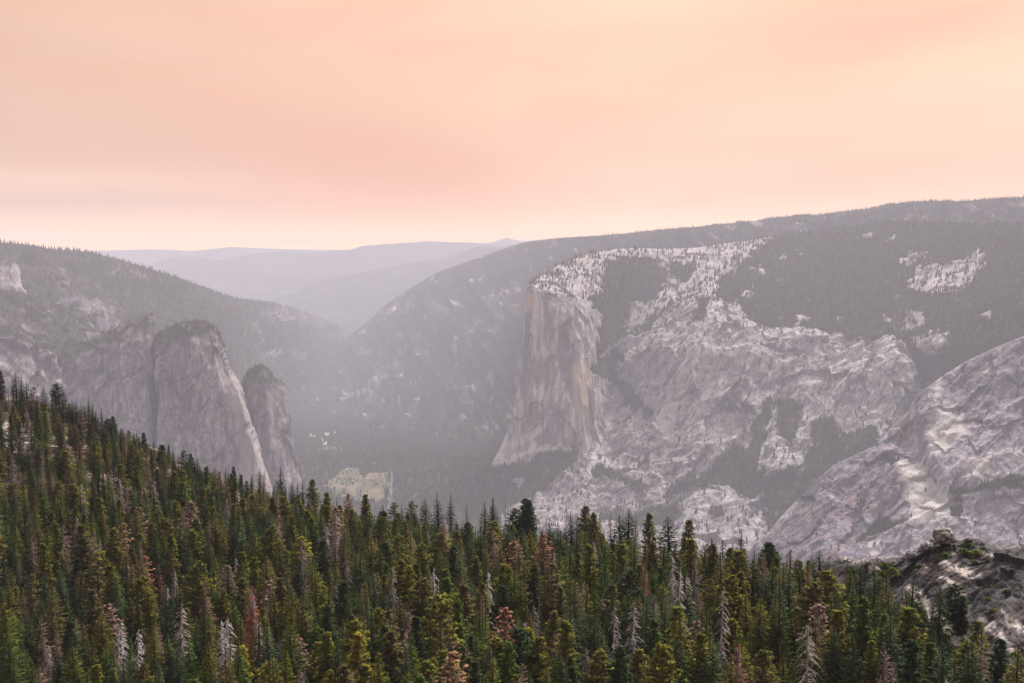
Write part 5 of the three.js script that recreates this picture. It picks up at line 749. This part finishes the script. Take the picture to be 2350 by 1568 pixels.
// ------------------------------------------------------------------ the rest of the forest fills in between
const rest = new Map();
{
  const r = rng(99); let n = 0; const quota = { fir: 112, young: 120, pine: 60, brown: 70, snag: 30 }, extra = [];
  for (let tries = 0; tries < 60000; tries++) {
    const px = r.r(-140, 2480), cy = crestY(px), D = Math.sqrt(mix((300 * DS) ** 2, slopeAt(px)[4] ** 2, r()));
    const [, y0, D0, y1, D1] = slopeAt(px), tt = (1 / D - 1 / D0) / (1 / D1 - 1 / D0), py = mix(y0, y1, tt);
    if (tt > 0.995 || tt < -0.2) continue;
    const p = ground(px, py), left = sstep(560, 380, px) * sstep(1330, 1120, py);
    if (r() < left * 0.92) continue;
    if (px > 1985 && py < cy + 10) continue;
    const nearCrest = sstep(90, 20, py - cy), patch = fbm(p[0] / 20, 4, p[2] / 20, 3);
    let kind, t = r();
    if (t < 0.5 + patch * 0.3) kind = 'fir'; else if (t < 0.62) kind = 'young'; else if (t < 0.86 - patch * 0.2) kind = 'pine'; else if (t < 0.95) kind = 'brown'; else kind = r() < 0.5 ? 'snag' : 'fir';
    let h = kind === 'young' ? r.r(4.5, 8.2) : r.r(9, 15) * mix(1, 0.8, left);
    h *= mix(1, 0.62, nearCrest);
    const rad = kind === 'young' ? 2.2 : mix(3.25, 3.1, left);
    if (!free(p[0], p[2], rad)) continue;
    note(p[0], p[2], rad);
    const tint = kind === 'brown' ? r.pick(['mauve', 'mauve', 'rust', 'rust', 'tan', 'drab_g']) : kind === 'snag' ? r.pick(['ash', 'drab', 'drab', 'ash', 'white']) : kind === 'young' ? r.pick(['green', 'green', 'bright', 'olive', 'blue', 'dusk']) : kind === 'pine' ? r.pick(['olive', 'olive', 'dusk', 'green', 'dark', 'yellow_g']) : r.pick(['green', 'dark', 'green', 'olive', 'dusk', 'blue', 'dark']);
    extra.push([kind, tint, p, h, px, py, D]);
  }
  extra.sort((a, b) => a[6] / a[3] - b[6] / b[3]);
  for (const [kind, tint, p, h, px, py, D] of extra) {
    const topY = py - FPX * h / D * 0.97, shown = px > -10 && px < 2360 && topY < 1540 && py > 900;
    if (shown && quota[kind]-- > 0) {
      const t = tree(kind, tint, p, h, r, kind === 'young' ? 1.25 : kind === 'pine' ? 1.2 : 1.4), [name, form, cat] = FORM[kind]; t.name = numbered(name); t.userData.category = cat; scene.add(t);
      const size = h > 9.7 ? 'tall' : h > 6.4 ? 'mid-sized' : 'small', key = `${size} ${WORD[tint]} ${form} ${zone(px, topY, false)}`;
      if (!members.has(key)) members.set(key, []); members.get(key).push([px, topY, t]);
    } else { if (!rest.has(kind)) rest.set(kind, []); rest.get(kind).push([tint, p, h]); }
  }
}
{
  const root = new THREE.Group(), m = new THREE.Matrix4(), q = new THREE.Quaternion(), e = new THREE.Euler(), r = rng(5), c = new THREE.Color();
  const leaf = lm(1, 1, 1, 'needles of the forest mass'), wood = lm(1, 1, 1, 'wood of the forest mass');
  for (const [kind, list] of rest) KIND[kind].forEach((v, k) => {
    const mine = list.filter((_, i) => i % KIND[kind].length === k); if (!mine.length) return;
    const dead = kind === 'snag', im = new THREE.InstancedMesh(v.crown, leaf, mine.length), tr = new THREE.InstancedMesh(v.limbs ? mergeGeometries([v.trunk, v.limbs]) : v.trunk, wood, mine.length);
    mine.forEach(([tint, p, h], i) => {
      const s = h / v.H, w = s * r.r(1.1, 1.5) * (kind === 'pine' ? 0.85 : 1); m.compose(new THREE.Vector3(p[0], p[1] - 0.3, p[2]), q.setFromEuler(e.set((r() - 0.5) * 0.05, r() * 6.283, (r() - 0.5) * 0.05)), new THREE.Vector3(w, s, w));
      im.setMatrixAt(i, m); tr.setMatrixAt(i, m); im.setColorAt(i, c.copy(TINT[tint].color).multiplyScalar(r.r(0.85, 1.15))); tr.setColorAt(i, dead ? TINT[tint].color : TINT.bark.color);
    });
    im.name = dead ? 'branches' : 'crowns'; tr.name = 'trunks'; root.add(shadowy(im), shadowy(tr));
  });
  top(root, 'forest', 'smaller trees filling the gaps of the foreground forest', 'forest', null, 'stuff');
}

// ------------------------------------------------------------------ scrub and boulders on the knob, boulders on the left slope
function shrubShape(seed) {
  const r = rng(seed), C = new Build(), L = new Build();
  for (let i = 0; i < 46; i++) {
    const az = r() * 6.28, q = Math.sqrt(r()), x = Math.cos(az) * q * 1.5, z = Math.sin(az) * q * 1.5, y = (1 - q * q) * 1.1 * r.r(0.5, 1.1) + 0.15, tone = r.r(0.7, 1.3);
    L.stick([x * 0.2, -0.3, z * 0.2], [x * 0.9, y, z * 0.9], 0.05, 0.02, [1, 1, 1]);
    for (let k = 0; k < 16; k++) { const a = r() * 6.28, d = unit([Math.cos(a) + x * 0.3, r.r(-0.2, 1), Math.sin(a) + z * 0.3]), l = r.r(0.25, 0.5), w = unit([d[2], r.r(-0.3, 0.3), -d[0]]), g = tone * r.r(0.8, 1.2); C.spray([x + r.r(-0.2, 0.2), y + r.r(-0.2, 0.2), z + r.r(-0.2, 0.2)], d.map((v) => v * l), w.map((v) => v * 0.12), unit([x * 0.5 + d[0] * 0.5, 0.7, z * 0.5 + d[2] * 0.5]), [g, g, g]); }
  }
  return { crown: C.geo(), stem: L.geo() };
}
const SHRUB = [shrubShape(1), shrubShape(2), shrubShape(3)];
function knobHit(px, py) {               // the real surface of the knob at that place
  return knobPoint(px, py);
}
{
  const r = rng(12), green = [TINT.bright, TINT.olive, TINT.green, lm(0.055, 0.08, 0.02, 'scrub leaves')];
  const spots = `1952 1308 14;1978 1306 12;2035 1300 30;2050 1312 24;2028 1318 22;2062 1322 18;2108 1300 14;2128 1252 10;2150 1262 20;2168 1275 24;2150 1290 16;2180 1258 12;2205 1252 14;2222 1250 22;2212 1268 26;2240 1270 26;2258 1258 14;2238 1290 16;2160 1328 14;2185 1322 16;2200 1340 18;2226 1330 16;2190 1362 22;2175 1368 14;2255 1350 16;2290 1352 20;2312 1356 14;2270 1372 14;2136 1362 14;2110 1332 10;2240 1430 18;2280 1400 16;2310 1420 14;2150 1440 16;2215 1470 18;2260 1520 18;2300 1540 16;2330 1500 16;2170 1500 14;2092 1284 10;2330 1300 12;2280 1300 12`.split(';');
  spots.forEach((t, i) => {
    const [x, y, w] = t.split(' ').map(Number), p = knobPoint(x, y), D = Math.hypot(p[0], p[2]), s = w / FPX * D / 2.9, o = new THREE.Group(), v = SHRUB[i % 3];
    const a = shadowy(new THREE.Mesh(v.crown, green[(i * 7) % 4])); a.name = 'foliage'; const b = shadowy(new THREE.Mesh(v.stem, TINT.bark)); b.name = 'stems'; o.add(a, b);
    const l = Math.hypot(...p); o.position.set(p[0] * (1 - 1.1 / l), p[1], p[2] * (1 - 1.1 / l)); o.rotation.y = r() * 6.28; o.scale.set(s, s * r.r(0.8, 1.2), s);
    const where = y < 1285 ? 'atop the rocky outcrop' : y < 1380 ? 'on the upper rocky outcrop' : 'low on the rocky outcrop', big = w > 19 ? 'broad' : w > 14 ? 'rounded' : 'small', side = x < 2080 ? 'left' : x < 2200 ? 'middle' : 'right';
    top(o, 'shrub', null, 'shrub'); const key = `${big} green shrub ${where}, ${side} part`; if (!members.has(key)) members.set(key, []); members.get(key).push([x, y, o]);
  });
}
function boulderShape(seed, flat = 0.75) {
  const g = new THREE.IcosahedronGeometry(1, 12), p = g.attributes.position, c = new Float32Array(p.count * 3);
  for (let i = 0; i < p.count; i++) {
    let x = p.getX(i), y = p.getY(i), z = p.getZ(i); const B = blocks(x * 1.3 + seed * 3.1, y * 1.3, z * 1.3 + seed), k = 0.86 + 0.12 * tilt(B, 1) + 0.22 * fbm(x * 1.5 + seed, y * 1.5, z * 1.5, 4), crack = sstep(0.1, 0, B[1]);
    const q = k - 0.04 * crack; p.setXYZ(i, x * q, y * q * flat, z * q);
    const t = mix(0.12, 0.32, sstep(-0.3, 0.3, fbm(x * 2 + seed, y * 2, z * 2, 4))) * (1 - 0.5 * crack) * (0.85 + 0.5 * fbm(x * 9, y * 9, z * 9, 2)); c.set([t * 1.03, t * 0.95, t * 0.92], i * 3);
  }
  g.setAttribute('color', new THREE.BufferAttribute(c, 3)); g.deleteAttribute('uv'); g.computeVertexNormals(); return g;
}
const ROCKS = [boulderShape(1, 0.8), boulderShape(2, 0.65), boulderShape(3, 0.9), boulderShape(4, 0.55)];
{
  const r = rng(8);
  const put = (x, y, w, label, group, p, i, lift = 0) => { const D = Math.hypot(p[0], p[2]), s = w / FPX * D / 1.8, m = new THREE.Mesh(ROCKS[i % 4], M.outcrop); m.position.set(p[0], p[1] + lift * s, p[2]); m.rotation.set(r.r(-0.3, 0.3), r() * 6.28, r.r(-0.3, 0.3)); m.scale.setScalar(s); top(m, 'boulder', label, 'boulder', group); };
  const tops = [[2166, 1240, 40, 'large dark peaked boulder crowning the rocky knob'], [2128, 1254, 26, 'rounded grey boulder just left of the peak boulder'], [2186, 1238, 16, 'small pale boulder just right of the peak boulder'], [2222, 1238, 18, 'dark boulder on the skyline right of the knob peak'], [2092, 1274, 22, 'flat boulder on the left shoulder of the knob skyline'], [2022, 1288, 20, 'upright boulder at the left end of the knob skyline'], [1962, 1300, 22, 'low pale boulder among the trees at the knob’s left foot'], [2300, 1264, 26, 'broad pale boulder on the right skyline of the knob'], [2118, 1262, 16, 'small grey boulder on the slope left of the knob peak'], [2344, 1276, 24, 'large boulder at the right edge of the knob skyline']];
  tops.forEach(([x, y, w, label], i) => { const p = knobPoint(x, y + 4), l = Math.hypot(...p); put(x, y, w * 1.15, label, null, [p[0] * (1 - 1.4 / l), p[1] * (1 - 1.4 / l), p[2] * (1 - 1.4 / l)], i, i ? 0.3 : 0.55); });
  const slopeRocks = [[225, 990, 34, 'big dark grey boulder on the left slope among firs'], [64, 1010, 26, 'low pale boulder high on the left slope'], [372, 1100, 44, 'broad pale granite slab in the clearing on the left slope'], [404, 1072, 30, 'pale granite slab on the skyline of the left slope'], [352, 1088, 22, 'smaller pale slab left of the clearing slab'], [392, 1096, 20, 'pale slab right of the clearing slab'], [318, 1010, 20, 'pale rock on the bare shoulder of the left slope'], [226, 1130, 24, 'pale rock between trees in the middle of the left slope'], [110, 1010, 20, 'pinkish rock near the top of the left slope'], [190, 1035, 18, 'small pale rock below the dark grey boulder'], [1042, 1252, 24, 'pale rock showing through the trees on the central crest'], [1206, 1272, 20, 'pale rock on the crest beside the tall bare trunk'], [1800, 1350, 30, 'pale rock ledge behind dead trees near the knob'], [238, 1105, 18, 'pale rock beside a pine trunk on the left slope'], [325, 1125, 16, 'small pale rock low in the left clearing'], [30, 1215, 16, 'small pale rock low on the left slope']];
  slopeRocks.forEach(([x, y, w, label], i) => put(x, y, w, label, null, ground(x, Math.max(y, crestY(x) + 2)), i, 0.05));
}
// labels: where only a few share one, say which of them; where many do, they are one group
const ORD = ['leftmost', 'second from left', 'third from left', 'fourth from left', 'fifth from left', 'sixth from left', 'seventh from left', 'eighth from left', 'ninth from left', 'tenth from left', 'eleventh from left', 'twelfth from left'];
for (const [key, list] of members) {
  list.sort((a, b) => a[0] - b[0]);
  list.forEach(([, , t], i) => { t.userData.label = list.length === 1 || list.length > 12 ? key : key + ', ' + (i === list.length - 1 ? 'rightmost' : ORD[i]); if (list.length > 12) t.userData.group = key; });
}
renderer.render(scene, camera);
